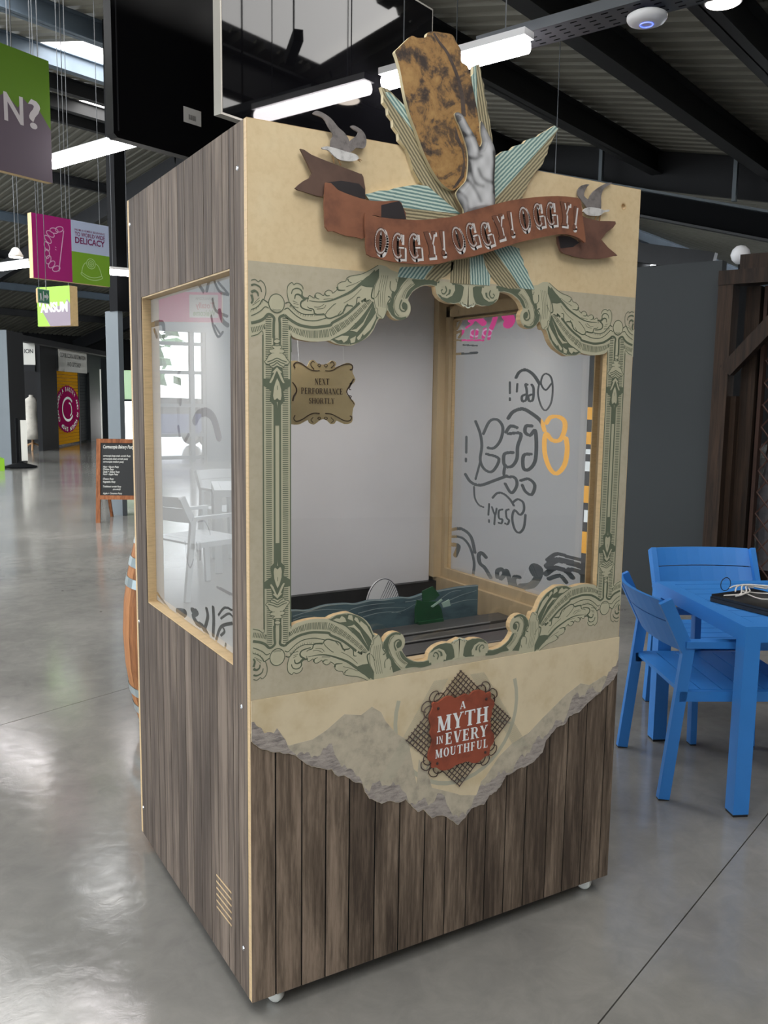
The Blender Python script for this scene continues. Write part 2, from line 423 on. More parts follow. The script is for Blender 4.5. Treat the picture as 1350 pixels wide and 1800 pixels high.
# roof lights: (u0,u1,q0,q1); last two unseen, added to brighten the far-left floor
LIGHTS = [(2.4, 3.9, -0.80, 0.05), (2.4, 3.9, -2.2, -1.1), (5.95, 7.5, 8.65, 11.4), (-1.6, -0.2, -3.4, 0.6), (-1.6, -0.2, 1.9, 5.6), (9.6, 11.0, 12.0, 16.5), (-4.5, -3.0, 7.5, 12.0), (1.0, 3.9, 5.6, 11.4), (-2.4, 0.6, 6.6, 12.0)]
bays = sorted(set([-9.0, 18.0] + [l[2] for l in LIGHTS] + [l[3] for l in LIGHTS]))
for i in range(len(bays) - 1):
    a, b_ = bays[i], bays[i + 1]
    cuts = sorted([(l[0], l[1]) for l in LIGHTS if l[2] <= a + 1e-6 and l[3] >= b_ - 1e-6])
    u = -10.0 if b_ < 12.5 else 3.4
    for c0, c1 in cuts + [(34.0, 34.0)]:
        if c0 - u > 0.2: sheet(u, c0, a, b_, 'roof_sheet', 'roof_sheet', ceiling)
        u = c1
for l in LIGHTS:
    MB().add([bp(l[0] - .1, l[2], roof_z(l[2]) + 0.06), bp(l[1] + .1, l[2], roof_z(l[2]) + 0.06), bp(l[1] + .1, l[3], roof_z(l[3]) + 0.06), bp(l[0] - .1, l[3], roof_z(l[3]) + 0.06)], [(0, 3, 2, 1)]).build('roof_light', 'daylight_pane', ceiling)
sheet(5, 34, 18.0, 27.0, 'roof_sheet', 'roof_sheet', ceiling); sheet(5, 34, 27.0, 36.5, 'roof_sheet', 'roof_sheet', ceiling)
# purlins: I sections along U
def purlin(q, u0, u1, mat, h=0.22, w=0.10, drop=0.02):
    z = roof_z(q) - drop
    mb = MB(); c = (u0 + u1) / 2; L = u1 - u0
    mb.box(bp(c, q, z - 0.008), (L, w, 0.016), AX); mb.box(bp(c, q, z - h / 2), (L, 0.012, h), AX); mb.box(bp(c, q, z - h + 0.008), (L, w, 0.016), AX)
    return mb.build('purlin', mat, ceiling)
for q, m in ((-6.2, 'steel_dark'), (-4.0, 'steel_dark'), (-0.95, 'steel_dark'), (0.72, 'steel_dark'), (1.95, 'steel_dark'), (3.6, 'steel_dark'), (5.9, 'steel_dark')): purlin(q, -10, 11, m, 0.30, 0.16)
for q, m in ((8.35, 'steel_skylit'), (10.95, 'steel_skylit'), (13.2, 'steel_dark'), (15.6, 'steel_dark'), (18.0, 'steel_dark'), (21.0, 'steel_dark'), (24.0, 'steel_skylit'), (27.0, 'steel_dark'), (30.0, 'steel_skylit'), (33.0, 'steel_dark')): purlin(q, 5 if q > 12 else -10, 34, m, 0.26, 0.14)
# rafters across the purlins, seen far left
for uu in (14.0, 22.0):
    for q0, q1 in ((6.5, 18.0), (18.0, 36.0)):
        MB().bar(bp(uu, q0, roof_z(q0) - 0.55), bp(uu, q1, roof_z(q1) - 0.55), 0.22, 0.5).build('rafter', 'steel_dark', ceiling)
# drop strut plates near the gable
for q in (4.33, 2.43):
    MB().bar(bp(10.75, q, roof_z(q) - 0.62), bp(10.75, q, roof_z(q) - 0.05), 0.07, 0.05, V).build('strut', 'clad_grey', ceiling)

# ---------------------------------------------------------------- walls of the hall
gz = lambda q: 3.225 + (q + 1.5) * 0.29 + 0.1
g = MB(); q0, q1 = -9.0, 9.0
GP = [(q0, 0.0), (-1.5, 0.0), (-1.5, gz(-1.5)), (9.0, gz(9.0) - 0.6), (q1, roof_z(q1)), (q0, roof_z(q0))]
g.poly((bp(11, 0, 0), V, Z, -U), GP, 0.10, -0.10)
struct(g.build('wall_right', 'wall_black'))
struct(MB().box(bp(23, 36.4, 2.4), (24, 0.2, 4.9), AX).build('wall_back', 'wall_black'))
struct(MB().box(bp(34, 22, 3.5), (0.2, 30, 7), AX).build('wall_far_right', 'wall_black'))
# grey exhibition partition and timber framed doorway on its right
PU = 5.26
struct(MB().box(bp(PU + 0.05, 2.35, 1.29), (0.10, 3.30, 2.58), AX).build('wall_partition', 'partition_grey'))

# glazed outer walls: behind the viewer and down the left side
plain('wall_white', (186, 186, 182), 0.8, var=0.05, scale=1.0)
def window_wall(name, a, b_, h, sill, head, n, pier=0.5, mat='wall_white'):
    a, b_ = Vector(a), Vector(b_); d = (b_ - a); L = d.length; d.normalize(); nn = d.cross(Z)
    w = empty(name, (a + b_) / 2); w['kind'] = 'structure'; fr = (a, d, Z, nn)
    holes = []; bay = L / n
    for i in range(n):
        x0, x1 = i * bay + pier / 2, (i + 1) * bay - pier / 2; holes.append([(x0, sill), (x0, head), (x1, head), (x1, sill)])
    MB().poly(fr, [(0, 0), (L, 0), (L, h), (0, h)], 0.2, -0.2, holes).build('wall_face', mat, w)
    for i in range(n):
        x0, x1 = i * bay + pier / 2, (i + 1) * bay - pier / 2
        MB().poly(fr, [(x0, sill), (x1, sill), (x1, head), (x0, head)], 0, -0.1).build('pane', 'clear_glass', w)
        for k in range(1, 3): x = x0 + (x1 - x0) * k / 3; MB().poly(fr, [(x - 0.03, sill), (x + 0.03, sill), (x + 0.03, head), (x - 0.03, head)], 0.06, -0.13).build('mullion', 'steel_dark', w)
struct(MB().box(bp(0.5, -9.1, 1.3), (21, 0.2, 2.6), AX).build('wall_front', 'wall_white'))
window_wall('wall_side', bp(-5.6, 12.5, 0), bp(-5.6, -9.1, 0), 6.9, 0.2, 3.9, 6, 0.6)
D = {'ap':[(1066,16623),(1066,17015),(1118,16959),(1215,16920),(1378,16891),(1576,16870),(1792,16875),(1825,16883),(2084,16914),(2186,16869),(2323,16835),(2461,16824),(2565,16815),(2669,16819),(2762,16853),(2902,16919),(3066,16997),(3195,17105),(3300,17242),(3358,17377),(3417,17472),(3464,17515),(3537,17503),(3585,17532),(3619,17626),(3654,17699),(3690,17722),(3753,17634),(3827,17556),(3951,17505),(4074,17504),(4198,17540),(4296,17614),(4356,17731),(4361,17856),(4327,17936),(4275,18005),(4304,18084),(4396,18210),(4519,18296),(4657,18368),(4770,18399),(4948,18421),(5082,18403),(5100,18317),(5126,18224),(5192,18145),(5320,18065),(5478,18020),(5663,18002),(5822,18034),(5876,18010),(5944,17988),(6012,17971),(6080,17948),(6135,17940)],
'ink':[(46,46,[(909,17446),(989,17386),(1102,17320),(1264,17249),(1443,17215),(1641,17203),(1841,17228),(2093,17278),(2160,17343),(2386,17465),(2569,17584),(2752,17735),(2891,17854)]),(46,46,[(789,16915),(787,17231),(785,17386),(909,17446)]),(46,46,[(631,16908),(635,17223),(637,17377),(507,17444),(389,17338),(265,17274),(80,17222)]),(16,16,[(902,17574),(989,17608),(1070,17549),(1215,17442),(1377,17371),(1574,17353),(1757,17370),(1990,17442)]),(16,16,[(512,17579),(422,17602),(328,17518),(204,17440),(81,17384)]),(20,14,[(926,17712),(1021,17740),(1118,17652),(1231,17558),(1393,17496),(1590,17500),(1723,17530)]),(20,14,[(500,17699),(407,17749),(360,17760),(282,17642),(190,17566),(82,17524)]),(14,14,[(370,16582),(365,17038),(233,16975),(78,16926)]),(14,14,[(1078,16608),(1069,17036)]),(14,14,[(1021,17754),(990,17845),(970,17958),(977,18058),(1006,18132),(1089,18195),(1142,18156),(1214,18190),(1311,18169),(1368,18115),(1379,18059)]),(14,32,[(1082,17937),(1110,18025),(1198,18071),(1295,18060),(1352,17999),(1352,17927),(1409,17866),(1524,17869)]),(18,44,[(1166,17828),(1182,17915),(1247,17937),(1311,17917),(1368,17870),(1425,17831)]),(34,18,[(1442,17846),(1344,17782),(1312,17708),(1352,17638),(1459,17604),(1607,17588)]),(10,10,[(1021,17754),(1118,17660),(1263,17633)]),(8,8,[(1118,17782),(1231,17746)]),(8,8,[(1134,17725),(1263,17705)]),(14,14,[(391,17755),(423,17849),(442,17949),(431,18047),(393,18128),(308,18185),(262,18146),(178,18195),(86,18167)]),(34,16,[(86,18056),(162,18083),(254,18061),(315,18010),(338,17927)]),(50,20,[(85,17902),(161,17943),(238,17906),(256,17823)]),(44,30,[(90,17854),(122,17730),(83,17658)]),(8,8,[(160,17677),(283,17797)]),(8,8,[(113,17617),(298,17742)]),(12,12,[(1491,17782),(1513,17890),(1556,17931),(1666,17881),(1677,17940),(1732,18002),(1820,17998),(1909,17956),(1953,18037),(2042,18092),(2132,18069),(2155,18031),(2267,18118),(2289,18237),(2379,18303),(2493,18331),(2538,18413),(2629,18460),(2744,18489),(2930,18533),(3116,18618),(3397,18782)]),(8,60,[(1535,17814),(1821,17804),(2089,17851),(2382,17969),(2656,18106),(2886,18282),(3072,18405)]),(60,20,[(3072,18405),(3211,18546),(3304,18654)]),(10,34,[(1491,17676),(1535,17640),(1645,17617),(1690,17513),(1822,17511),(1934,17527)]),(24,24,[(1945,17528),(1990,17456),(2092,17438),(2249,17496),(2386,17554),(2476,17658),(2510,17750),(2636,17768),(2706,17752)]),(26,14,[(2706,17712),(2798,17808),(2820,17959),(2901,17984)]),(12,12,[(1967,17529),(2023,17611),(2180,17758),(2247,17792)]),(8,8,[(1667,17677),(1799,17685),(1933,17762)]),(8,8,[(1733,17633),(1911,17663),(1977,17745)]),(8,8,[(2452,17815),(2704,17971),(2934,18186)]),(30,8,[(1688,17960),(1710,17894),(1799,17866)]),(26,8,[(1942,18007),(1987,17961),(2077,17967)]),(44,10,[(2271,18187),(2313,18111),(2495,18124)]),(26,8,[(2557,18395),(2585,18338),(2666,18305)]),(8,8,[(2517,18205),(2746,18291),(2931,18385)]),(8,8,[(1910,17868),(2156,17904)]),(30,10,[(2567,17803),(2453,17657),(2443,17557)]),(16,10,[(2272,17498),(2385,17633)]),(40,16,[(2937,17877),(3054,17954),(3031,17893),(3172,17942)]),(40,60,[(2932,18365),(3143,18321),(3262,18290)]),(26,26,[(3285,18302),(3229,18127),(3218,18006),(3290,17970)]),(10,10,[(3071,18475),(3212,18446),(3307,18474)]),(8,8,[(3119,18379),(3284,18392)]),(34,20,[(3267,17898),(3081,17655),(2896,17443),(2734,17294),(2596,17167),(2436,17069)]),(34,14,[(3317,17750),(3130,17496),(2945,17204),(2830,17078),(2643,17079)]),(24,14,[(2163,16947),(2300,16874),(2437,16859),(2553,16854)]),(30,20,[(2390,17027),(2379,16937),(2391,16867)]),(30,20,[(2632,17028),(2598,16926),(2576,16845)]),(30,14,[(2946,17123),(2830,17017),(2796,16895)]),(24,24,[(2622,16857),(2855,16927),(3065,17048),(3229,17239),(3345,17468),(3416,17533)]),(8,8,[(3342,17691),(3179,17398),(2993,17146)]),(8,8,[(3371,17632),(3250,17402),(3064,17170)]),(12,12,[(2756,17355),(2943,17385),(3129,17617)]),(10,10,[(2095,16924),(2436,17039)]),(10,10,[(3425,18503),(3310,18273),(3289,18031),(3328,17791),(3389,17734),(3403,17613),(3488,17557),(3525,17508),(3572,17531),(3631,17647),(3665,17792)]),(7,7,[(3496,18549),(3429,18242),(3408,18039),(3424,17797)]),(7,7,[(3556,18554),(3489,18246),(3468,18043),(3484,17789)]),(7,7,[(3616,18559),(3549,18251),(3528,18047),(3544,17780)]),(7,7,[(3676,18563),(3609,18255),(3588,18051),(3605,17772)]),(18,8,[(3751,18428),(3742,18265),(3817,18168),(3878,18152)]),(16,8,[(3908,18501),(3934,18421),(3995,18446)]),(26,14,[(3685,18058),(3758,18022),(3675,17894),(3665,17771)]),(14,6,[(3442,18182),(3361,18035),(3314,17992)]),(60,40,[(4103,18557),(3986,18283),(3843,18068),(3761,17859),(3800,17698),(3925,17572),(4074,17539),(4222,17578)]),(12,12,[(4265,18503),(4060,18273),(3928,18079),(3858,17891),(3898,17709),(4011,17592)]),(26,18,[(4089,18008),(4030,17861),(4057,17760),(4157,17724),(4235,17791),(4228,17894),(4165,17921),(4129,17867),(4167,17828)]),(9,9,[(4188,18035),(4271,18226),(4467,18385),(4692,18464)]),(9,9,[(4138,18032),(4221,18233),(4417,18406),(4641,18491)]),(9,9,[(4089,18049),(4172,18229),(4367,18414)]),(9,9,[(3932,17855),(3972,17713),(4084,17638),(4208,17666)]),(9,9,[(3968,17898),(4008,17757),(4120,17681)]),(44,30,[(4718,18441),(4896,18469),(5076,18441)]),(24,50,[(4389,18513),(4641,18511),(4894,18552),(5203,18523)]),(30,22,[(5388,18432),(5430,18330),(5367,18241),(5289,18246),(5261,18307),(5312,18343)]),(60,90,[(5265,18150),(5477,18069),(5686,18136),(5814,18315)]),(60,40,[(5832,18146),(5868,18276),(5891,18406)]),(50,30,[(5534,18359),(5511,18251),(5421,18182)]),(8,5,[(5728,18500),(5772,18376),(5750,18225)]),(8,5,[(5781,18504),(5825,18380),(5803,18229)]),(8,5,[(5829,18507),(5873,18383),(5851,18232)]),(8,5,[(5874,18511),(5918,18386),(5896,18235)]),(6,4,[(5983,18476),(5996,18306),(5993,18135)]),(6,4,[(6036,18480),(6050,18310),(6047,18139)]),(6,4,[(6090,18484),(6104,18314),(6101,18142)]),(12,12,[(5848,18061),(5917,18012),(5955,18068),(6011,18008),(6134,17962)])],
'fill':[[(4265,18503),(4108,18337),(3952,18122),(3887,17934),(3910,17751),(4010,17623),(4159,17590),(4295,17640),(4350,17757),(4327,17900),(4239,17977),(4152,17982),(4091,17937),(4067,17863),(4115,17948),(4202,17944),(4266,17876),(4268,17772),(4195,17696),(4083,17699),(3995,17776),(3980,17919),(4050,18108),(4171,18281),(4304,18434),(4365,18511)],[(5676,18485),(5693,18349),(5605,18205),(5449,18131),(5291,18152),(5185,18249),(5156,18352),(5232,18431),(5362,18441),(5429,18383),(5388,18411),(5284,18404),(5234,18326),(5289,18225),(5421,18182),(5538,18242),(5613,18354),(5623,18471)],[(5955,18517),(6117,18497),(6134,17972),(6052,17999),(5983,18027),(5928,18088),(5963,18240),(5985,18391)],[(2208,16959),(2413,17048),(2597,17047),(2552,16944),(2460,16880),(2402,16948),(2311,16928)],[(2657,16879),(2633,16978),(2760,17038),(2795,17066),(2772,16954),(2761,16903)],[(2619,17178),(2804,17227),(2990,17398),(3245,17806),(2991,17327),(2817,17147),(2759,17165)],[(2854,16958),(2818,17017),(2969,17165),(3249,17503),(3354,17661),(3349,17509),(3193,17227),(3013,17076),(2982,17125),(2913,16991)]],
'base':[[(1491,17782),(1513,17890),(1556,17931),(1666,17881),(1732,18002),(1909,17956),(2042,18092),(2155,18031),(2289,18237),(2493,18331),(2629,18460),(2930,18533),(3445,18796),(3613,18780),(3783,18693),(4003,18651),(4006,18488),(4104,18536),(4351,18576),(4652,18559),(4656,18377),(4457,18280),(4346,18189),(4281,18078),(4276,17999),(4334,17933),(4356,17856),(4348,17731),(4291,17620),(4198,17546),(4074,17508),(3951,17512),(3832,17560),(3753,17638),(3690,17728),(3654,17699),(3619,17626),(3580,17538),(3537,17507),(3464,17519),(3417,17476),(3358,17381),(3300,17246),(3195,17109),(3066,17001),(2902,16923),(2762,16857),(2669,16823),(2565,16819),(2461,16828),(2323,16839),(2186,16873),(2084,16918),(1825,16889),(1792,16879),(1576,16874),(1378,16895),(1215,16924),(1118,16963),(1078,17015),(797,17002),(798,17404),(909,17525),(1005,17731),(974,17958),(1006,18132),(1089,18195),(1311,18169),(1379,18059),(1409,17873)],[(4656,18374),(4770,18403),(4948,18425),(5082,18408),(5105,18317),(5133,18225),(5198,18149),(5319,18071),(5478,18027),(5663,18009),(5822,18038),(5876,18016),(5944,17995),(6012,17975),(6134,17947),(6115,18561),(5675,18528),(5151,18551),(4653,18533)]],
'dark':[[(2117,16945),(2390,17077),(2665,17190),(2850,17380),(3081,17635),(3280,17879),(3318,17710),(3397,17532),(3288,17272),(3077,17065),(2854,16942),(2668,16873),(2553,16868),(2345,16880),(2186,16912)],[(2908,18343),(3071,18475),(3258,18590),(3422,18704),(3425,18523),(3309,18313),(3263,18240),(3074,18236),(2933,18265)],[(4004,18590),(4252,18548),(4107,18394),(3986,18242),(3868,18029),(3835,17823),(3900,17622),(4049,17544),(4209,17574),(4074,17525),(3926,17537),(3802,17612),(3702,17733),(3680,17895),(3796,17943),(3781,18105),(3816,18209),(3915,18155),(3947,18382)],[(4365,18511),(4640,18532),(5151,18551),(5123,18421),(4948,18441),(4769,18422),(4644,18385),(4494,18308),(4395,18235),(4303,18109),(4245,18043),(4188,18035),(4271,18226),(4467,18405)],[(5595,18522),(5888,18501),(5975,18454),(5942,18239),(5879,18089),(5822,18051),(5663,18019),(5478,18037),(5319,18082),(5208,18163),(5149,18226),(5225,18200),(5396,18138),(5579,18192),(5680,18348)],[(4127,17953),(4084,17874),(4118,17784),(4206,17752),(4259,17824),(4243,17905),(4190,17937)]],
'ball':[(704,17698),(902,17710),(704,17911)],
'lad_a':[(1021,17236),(1183,17172),(1427,17134),(1674,17131),(2093,17197),(2161,17244),(2501,17421),(2754,17615),(3031,17853),(3172,17942)],
'lad_b':[(1021,17121),(1166,17048),(1345,16991),(1592,16956),(2094,17011),(2343,17150),(2572,17302),(2802,17494),(3080,17751),(3243,17923)],
'lad_al':[(404,17218),(265,17168),(80,17130)],
'lad_bl':[(420,17105),(279,17055),(79,17003)],
'tick':[(1053,17691),(1118,17652),(1231,17558),(1393,17496),(1590,17500),(1723,17530)],
'tickl':[(360,17739),(282,17642),(190,17566),(82,17524)],
'colx':[357,398,430,577,645,718,790,853,999,1068],
'bell':[[(591,16744),(658,16741),(712,16737),(779,16746),(833,16736),(833,16699),(786,16672),(861,16669),(908,16634),(901,16597),(847,16576),(915,16523),(942,16475),(983,16427),(1031,16379),(997,16328),(915,16307),(860,16237),(805,16242),(711,16282),(630,16231),(562,16241),(522,16301),(442,16317),(396,16365),(456,16422),(496,16508),(584,16567),(517,16589),(517,16644),(591,16659),(644,16673),(591,16701)],[(625,16837),(665,16882),(712,16896),(766,16886),(793,16844),(752,16800),(705,16788),(658,16798)],[(711,16264),(778,16198),(860,16126),(805,16125),(914,15891),(859,15878),(805,15951),(724,16122),(710,16159),(683,16109),(615,15947),(561,15872),(507,15896),(629,16120),(569,16119),(643,16194)],[(713,16017),(778,15901),(825,15741),(834,15591),(811,15485),(763,15485),(716,15528),(661,15484),(621,15502),(603,15588),(621,15762),(662,15899)],[(695,15453),(736,15453),(729,15366),(718,15303),(706,15366)]],
'bellink':[(24,24,[(469,16361),(590,16402),(711,16455),(833,16409),(956,16376)]),(24,24,[(509,16313),(616,16353),(711,16399),(806,16359),(915,16326)]),(24,24,[(562,16266),(643,16299),(711,16350),(778,16303),(860,16268)]),(14,14,[(716,15826),(716,15726)]),(16,6,[(523,16561),(644,16569)]),(16,6,[(772,16574),(901,16575)])],
'colz':[16233,15428],
'torn':[(15,7309),(261,7069),(677,6913),(1140,6745),(1416,6493),(1615,6345),(2020,6183),(2186,6159),(2274,6002),(2385,5912),(2561,5907),(2718,5790),(2899,5634),(3104,5560),(3175,5313),(3316,5092),(3479,5003),(3690,4864),(3878,4897),(4117,4807),(4309,4775),(4453,4815),(4653,4564),(4854,4354),(5027,4396),(5310,4063),(5563,4081),(5717,4035),(5955,3851),(6221,3641),(6454,3797),(6659,4021),(6925,4058),(7115,4037),(7297,4284),(7542,4330),(7729,4510),(7886,4753),(8109,4775),(8276,4846),(8628,4871),(8855,4930),(9242,5173),(9359,5527),(9748,5857),(10088,5902),(10249,6118),(10630,6159),(10970,6401),(11387,6606),(11632,6760),(12021,6975),(12227,7222)],
'torn2':[(79,7283),(654,7092),(756,7150),(1021,7020),(1310,7042),(1645,7056),(2028,7222),(2547,7550),(3036,7442),(3350,7612),(3628,7419),(3771,7145),(4106,6748),(4493,6462),(4845,5877),(5152,5422),(4787,5164),(5288,4965),(5594,4830),(6114,4600),(6273,4519),(6860,4384),(6981,4767),(7136,4874),(7614,5398),(8045,5677),(8680,5897),(9190,6254),(9579,6505),(10106,6845),(10648,7082),(11007,6970),(11605,7178),(11907,7021)],
'band':[[(1235,21146),(1515,21057),(1932,20970),(2436,20875),(2754,20818),(2875,20750),(2933,20249),(2600,20259),(2128,20368),(1877,20403),(1813,20180),(1517,20193),(1292,20230),(1107,20272),(1329,20463),(1534,20653)],[(1877,20492),(2282,20588),(2756,20582),(2910,20467),(2937,20246),(2442,20274),(2128,20368)],[(1812,20460),(2128,20335),(2521,20250),(2962,20201),(3411,20238),(3785,20293),(3893,20174),(3996,19888),(3417,19842),(2926,19856),(2891,19339),(2609,19328),(2331,19334),(2018,19403),(1805,19481)],[(3289,20131),(3577,20223),(3794,20287),(3897,20174),(3996,19888),(3625,19854),(3293,19846)]],
'bmain':[(2792,19875),(3007,19831),(3459,19826),(3963,19850),(4435,19901),(5049,20022),(5304,20078),(5755,20244),(6216,20399),(6685,20554),(7164,20696),(7904,20860),(8668,20984),(9194,21017),(9491,20994),(9562,20687),(9667,20264),(9739,19953),(9710,19878),(9464,19985),(9032,20033),(8665,19984),(8001,19820),(7355,19642),(6536,19358),(5927,19172),(5332,19028),(4854,18885),(4197,18829),(3558,18828),(3142,18879),(2855,18940),(2818,19332)],
'btail':[[(9580,20650),(9923,20589),(10425,20564),(11020,20617),(10945,20438),(10512,20069),(11124,19719),(11052,19671),(10487,19539),(9819,19500),(9272,19551),(9027,19627),(8902,19988),(9246,20042),(9574,19976),(9720,19891),(9667,20264)],[(8928,19991),(9354,20033),(9687,19908),(9476,19768),(9024,19686)]],
'bmid':[(2932,19326),(3425,19305),(3973,19323),(4446,19380),(5062,19483),(5318,19537),(5771,19710),(6233,19867),(6704,20028),(7185,20173),(7926,20368),(8691,20511),(9544,20508)],
'blet':[('O',(3211,19274)),('G',(3699,19216)),('G',(4167,19253)),('Y',(4644,19335)),('!',(4984,19403)),('O',(5454,19550)),('G',(5878,19692)),('G',(6332,19759)),('Y',(6754,19977)),('!',(7105,20101)),('O',(7553,20270)),('G',(8025,20417)),('G',(8457,20504)),('Y',(8942,20547)),('!',(9303,20481))],
'gull':[[(1549,21967),(1624,22027),(1774,22020),(2003,21928),(2196,21764),(2351,21673),(2470,21543),(2491,21414),(2433,21247),(2238,21228),(2026,21230),(2006,21440),(2062,21579),(1947,21724),(1813,21897),(1587,21941)],[(2506,21830),(2624,21858),(2823,21780),(2924,21646),(2926,21479),(2847,21384),(2668,21374),(2551,21274),(2433,21233),(2478,21478),(2666,21640),(2704,21729),(2585,21776)],[(1759,21246),(1892,21285),(2045,21282),(2238,21261),(2433,21240),(2591,21230),(2690,21194),(2719,21131),(2592,21063),(2396,21035),(2201,21041),(2065,21104),(1930,21199),(1778,21210)],[(2702,21152),(2830,21114),(2751,21112),(2783,21063),(2691,21111)],[(2015,21113),(2046,21111),(2093,20960),(2070,20957)],[(2170,21053),(2201,21058),(2272,20925),(2241,20921)]],
'gull2':[[(10097,20907),(10086,21105),(10212,21319),(10480,21511),(10753,21647),(10951,21672),(10650,21493),(10550,21281),(10560,21122),(10545,20899),(10293,20890)],[(9670,21172),(9662,21328),(9817,21466),(10062,21517),(9958,21405),(9887,21199),(10116,21068),(10181,20897),(10073,20857),(9842,21036)],[(9830,20757),(9961,20872),(10180,20917),(10516,20916),(10631,20889),(10827,20932),(10831,20880),(10635,20829),(10499,20733),(10249,20693),(9999,20697),(9885,20764)],[(9856,20792),(9776,20743),(9847,20751),(9817,20708),(9902,20746)],[(10360,20718),(10393,20721),(10347,20556),(10314,20552)],[(10515,20755),(10548,20759),(10526,20575),(10492,20572)]],
'pasty':[(3643,23674),(3764,23798),(3916,23953),(4100,24116),(4257,24103),(4494,24166),(4540,24269),(4666,24333),(4957,24368),(5252,24378),(5389,24226),(5527,24073),(5555,23818),(5739,23749),(5849,23507),(5945,23181),(6061,22802),(6123,22491),(6201,22262),(6211,21939),(6092,21326),(5755,21010),(5521,20818),(5353,20743),(5048,20865),(4742,21169),(4472,21576),(4270,21986),(4105,22294),(3972,22629),(3888,22918),(3788,23302),(3691,23559)],
'pasty_seam':[(4715,24306),(4865,24146),(5099,23962),(5270,23737),(5410,23504),(5518,23263),(5592,23013),(5634,22757),(5657,22549)],
'pasty_shade':[(5411,22297),(5519,22049),(5663,21804),(5743,21413),(5718,21113),(5486,20841),(5353,20770),(5615,21127),(5689,21487),(5630,21746),(5420,21981)],
'hand':[(5353,22552),(5470,22597),(5607,22541),(5783,22330),(5997,22096),(6126,21886),(6209,22020),(6149,22254),(6157,22510),(6339,22310),(6600,21943),(6638,21675),(6629,21124),(6653,20463),(6212,20343),(5746,20194),(5673,20322),(5495,20545),(5456,20702),(5655,20916),(5754,21064),(5794,21420),(5769,21686),(5693,21916),(5513,22261),(5408,22402)],
'hand_cr':[[(5772,21579),(5980,21568),(6168,21662)],[(5620,22105),(5757,22086),(5909,22149)],[(5811,21450),(5887,21217),(5998,20987),(6245,20937)],[(5790,21015),(6004,20825),(6187,20573)],[(6126,21886),(6080,21704)],[(6560,21060),(6239,21128),(6092,21326)],[(6569,21802),(6601,21395),(6603,20845)],[(5524,20711),(5734,20574),(5810,20365)]],
'nail':[(5378,22524),(5454,22563),(5508,22445),(5484,22335),(5425,22379)],
'blade':[('olive',[(3350,22871),(3533,22854),(4021,22548),(4302,21991),(4606,21387),(5012,20967),(5422,20725),(5728,20219),(5536,20306),(5022,20568),(4488,20846),(4289,21107),(4204,21329),(4087,21572),(3975,21658),(3863,21744),(3845,21894),(3702,22025),(3684,22174),(3558,22280),(3540,22428),(3416,22533),(3413,22708)],[(3411,22833),(5641,20237)]),('teal',[(3458,22766),(3565,22785),(4021,22548),(4202,22182),(4270,21986),(3979,22248),(3694,22480),(3505,22674)],[(3411,22833),(4732,21588)]),('teal',[(2940,20369),(3121,20425),(3325,20502),(3572,20533),(3738,20606),(3947,20667),(4159,20722),(4415,20779),(4720,20783),(5215,20507),(5723,20234),(4778,20205),(3914,20183),(3744,20274),(3083,20230)],[(3001,20325),(5723,20223)]),('olive',[(3906,20182),(4778,20205),(5700,20221),(4829,19890),(4006,19802)],[(3906,20140),(5702,20148)]),('teal',[(5867,23484),(6015,23669),(6010,23840),(6111,23886),(6168,23220),(6224,22615),(6157,22524),(6035,23064)],[(6060,23863),(6231,21888)]),('olive',[(6094,23882),(6180,23912),(6254,23767),(6258,23635),(6351,23466),(6378,23204),(6453,23056),(6478,22845),(6555,22669),(6600,22433),(6660,22225),(6689,21929),(6785,21751),(6648,21594),(6600,21943),(6375,22289),(6192,22503)],[(6146,23892),(6680,21681)]),('teal',[(8730,22859),(8864,22797),(8592,22527),(7718,21647),(6730,20644),(6636,20578),(6636,21241),(6645,21663),(6877,21843),(7018,21948),(7259,22009),(7400,22141),(7692,22240),(7787,22348),(8183,22502),(8281,22592),(8530,22725)],[(8784,22822),(6676,20804)]),('olive',[(8864,22789),(8695,22524),(8625,22381),(8551,22313),(8509,22098),(8436,22012),(8368,21831),(8272,21704),(8124,21589),(8006,21403),(7886,21256),(7843,21099),(7699,20930),(7730,20801),(7170,20566),(6687,20509),(6730,20652),(7718,21647),(8592,22527)],[(8839,22774),(6730,20644)]),('teal',[(6895,19456),(7201,19585),(7461,19630),(7755,19589),(7788,19438),(7901,19305),(7935,19145),(8047,19052),(8138,18854),(8225,18736),(8326,18557),(8043,18549),(7826,18562),(7490,18925)],[(7202,19565),(8152,18545)]),('olive',[(6543,19324),(6895,19468),(7490,18925),(7826,18562),(7454,18515),(7085,18569),(6817,18790)],[(6694,19358),(7613,18526)]),('teal',[(6120,19187),(6543,19324),(6655,19016),(6817,18790),(6801,18548),(6167,18532)],[(6343,19266),(6418,18539)]),('olive',[(5558,19079),(6120,19187),(6167,18532),(5721,18526),(5525,18531)],[(5874,19146),(5869,18518)]),('olive',[(4987,18913),(5607,19083),(5587,18926),(5140,18502),(4996,18560)],[(5607,19083),(4996,18560)]),('teal',[(4013,18789),(4532,18843),(5039,18906),(4814,18680),(4716,18544),(4389,18543),(3944,18545)],[(4988,18881),(4716,18544)]),('olive',[(5038,18917),(5632,19062),(5599,18849),(5407,18686),(5151,18557),(4767,18540),(4840,18682)],[(5398,19000),(4894,18550)])],
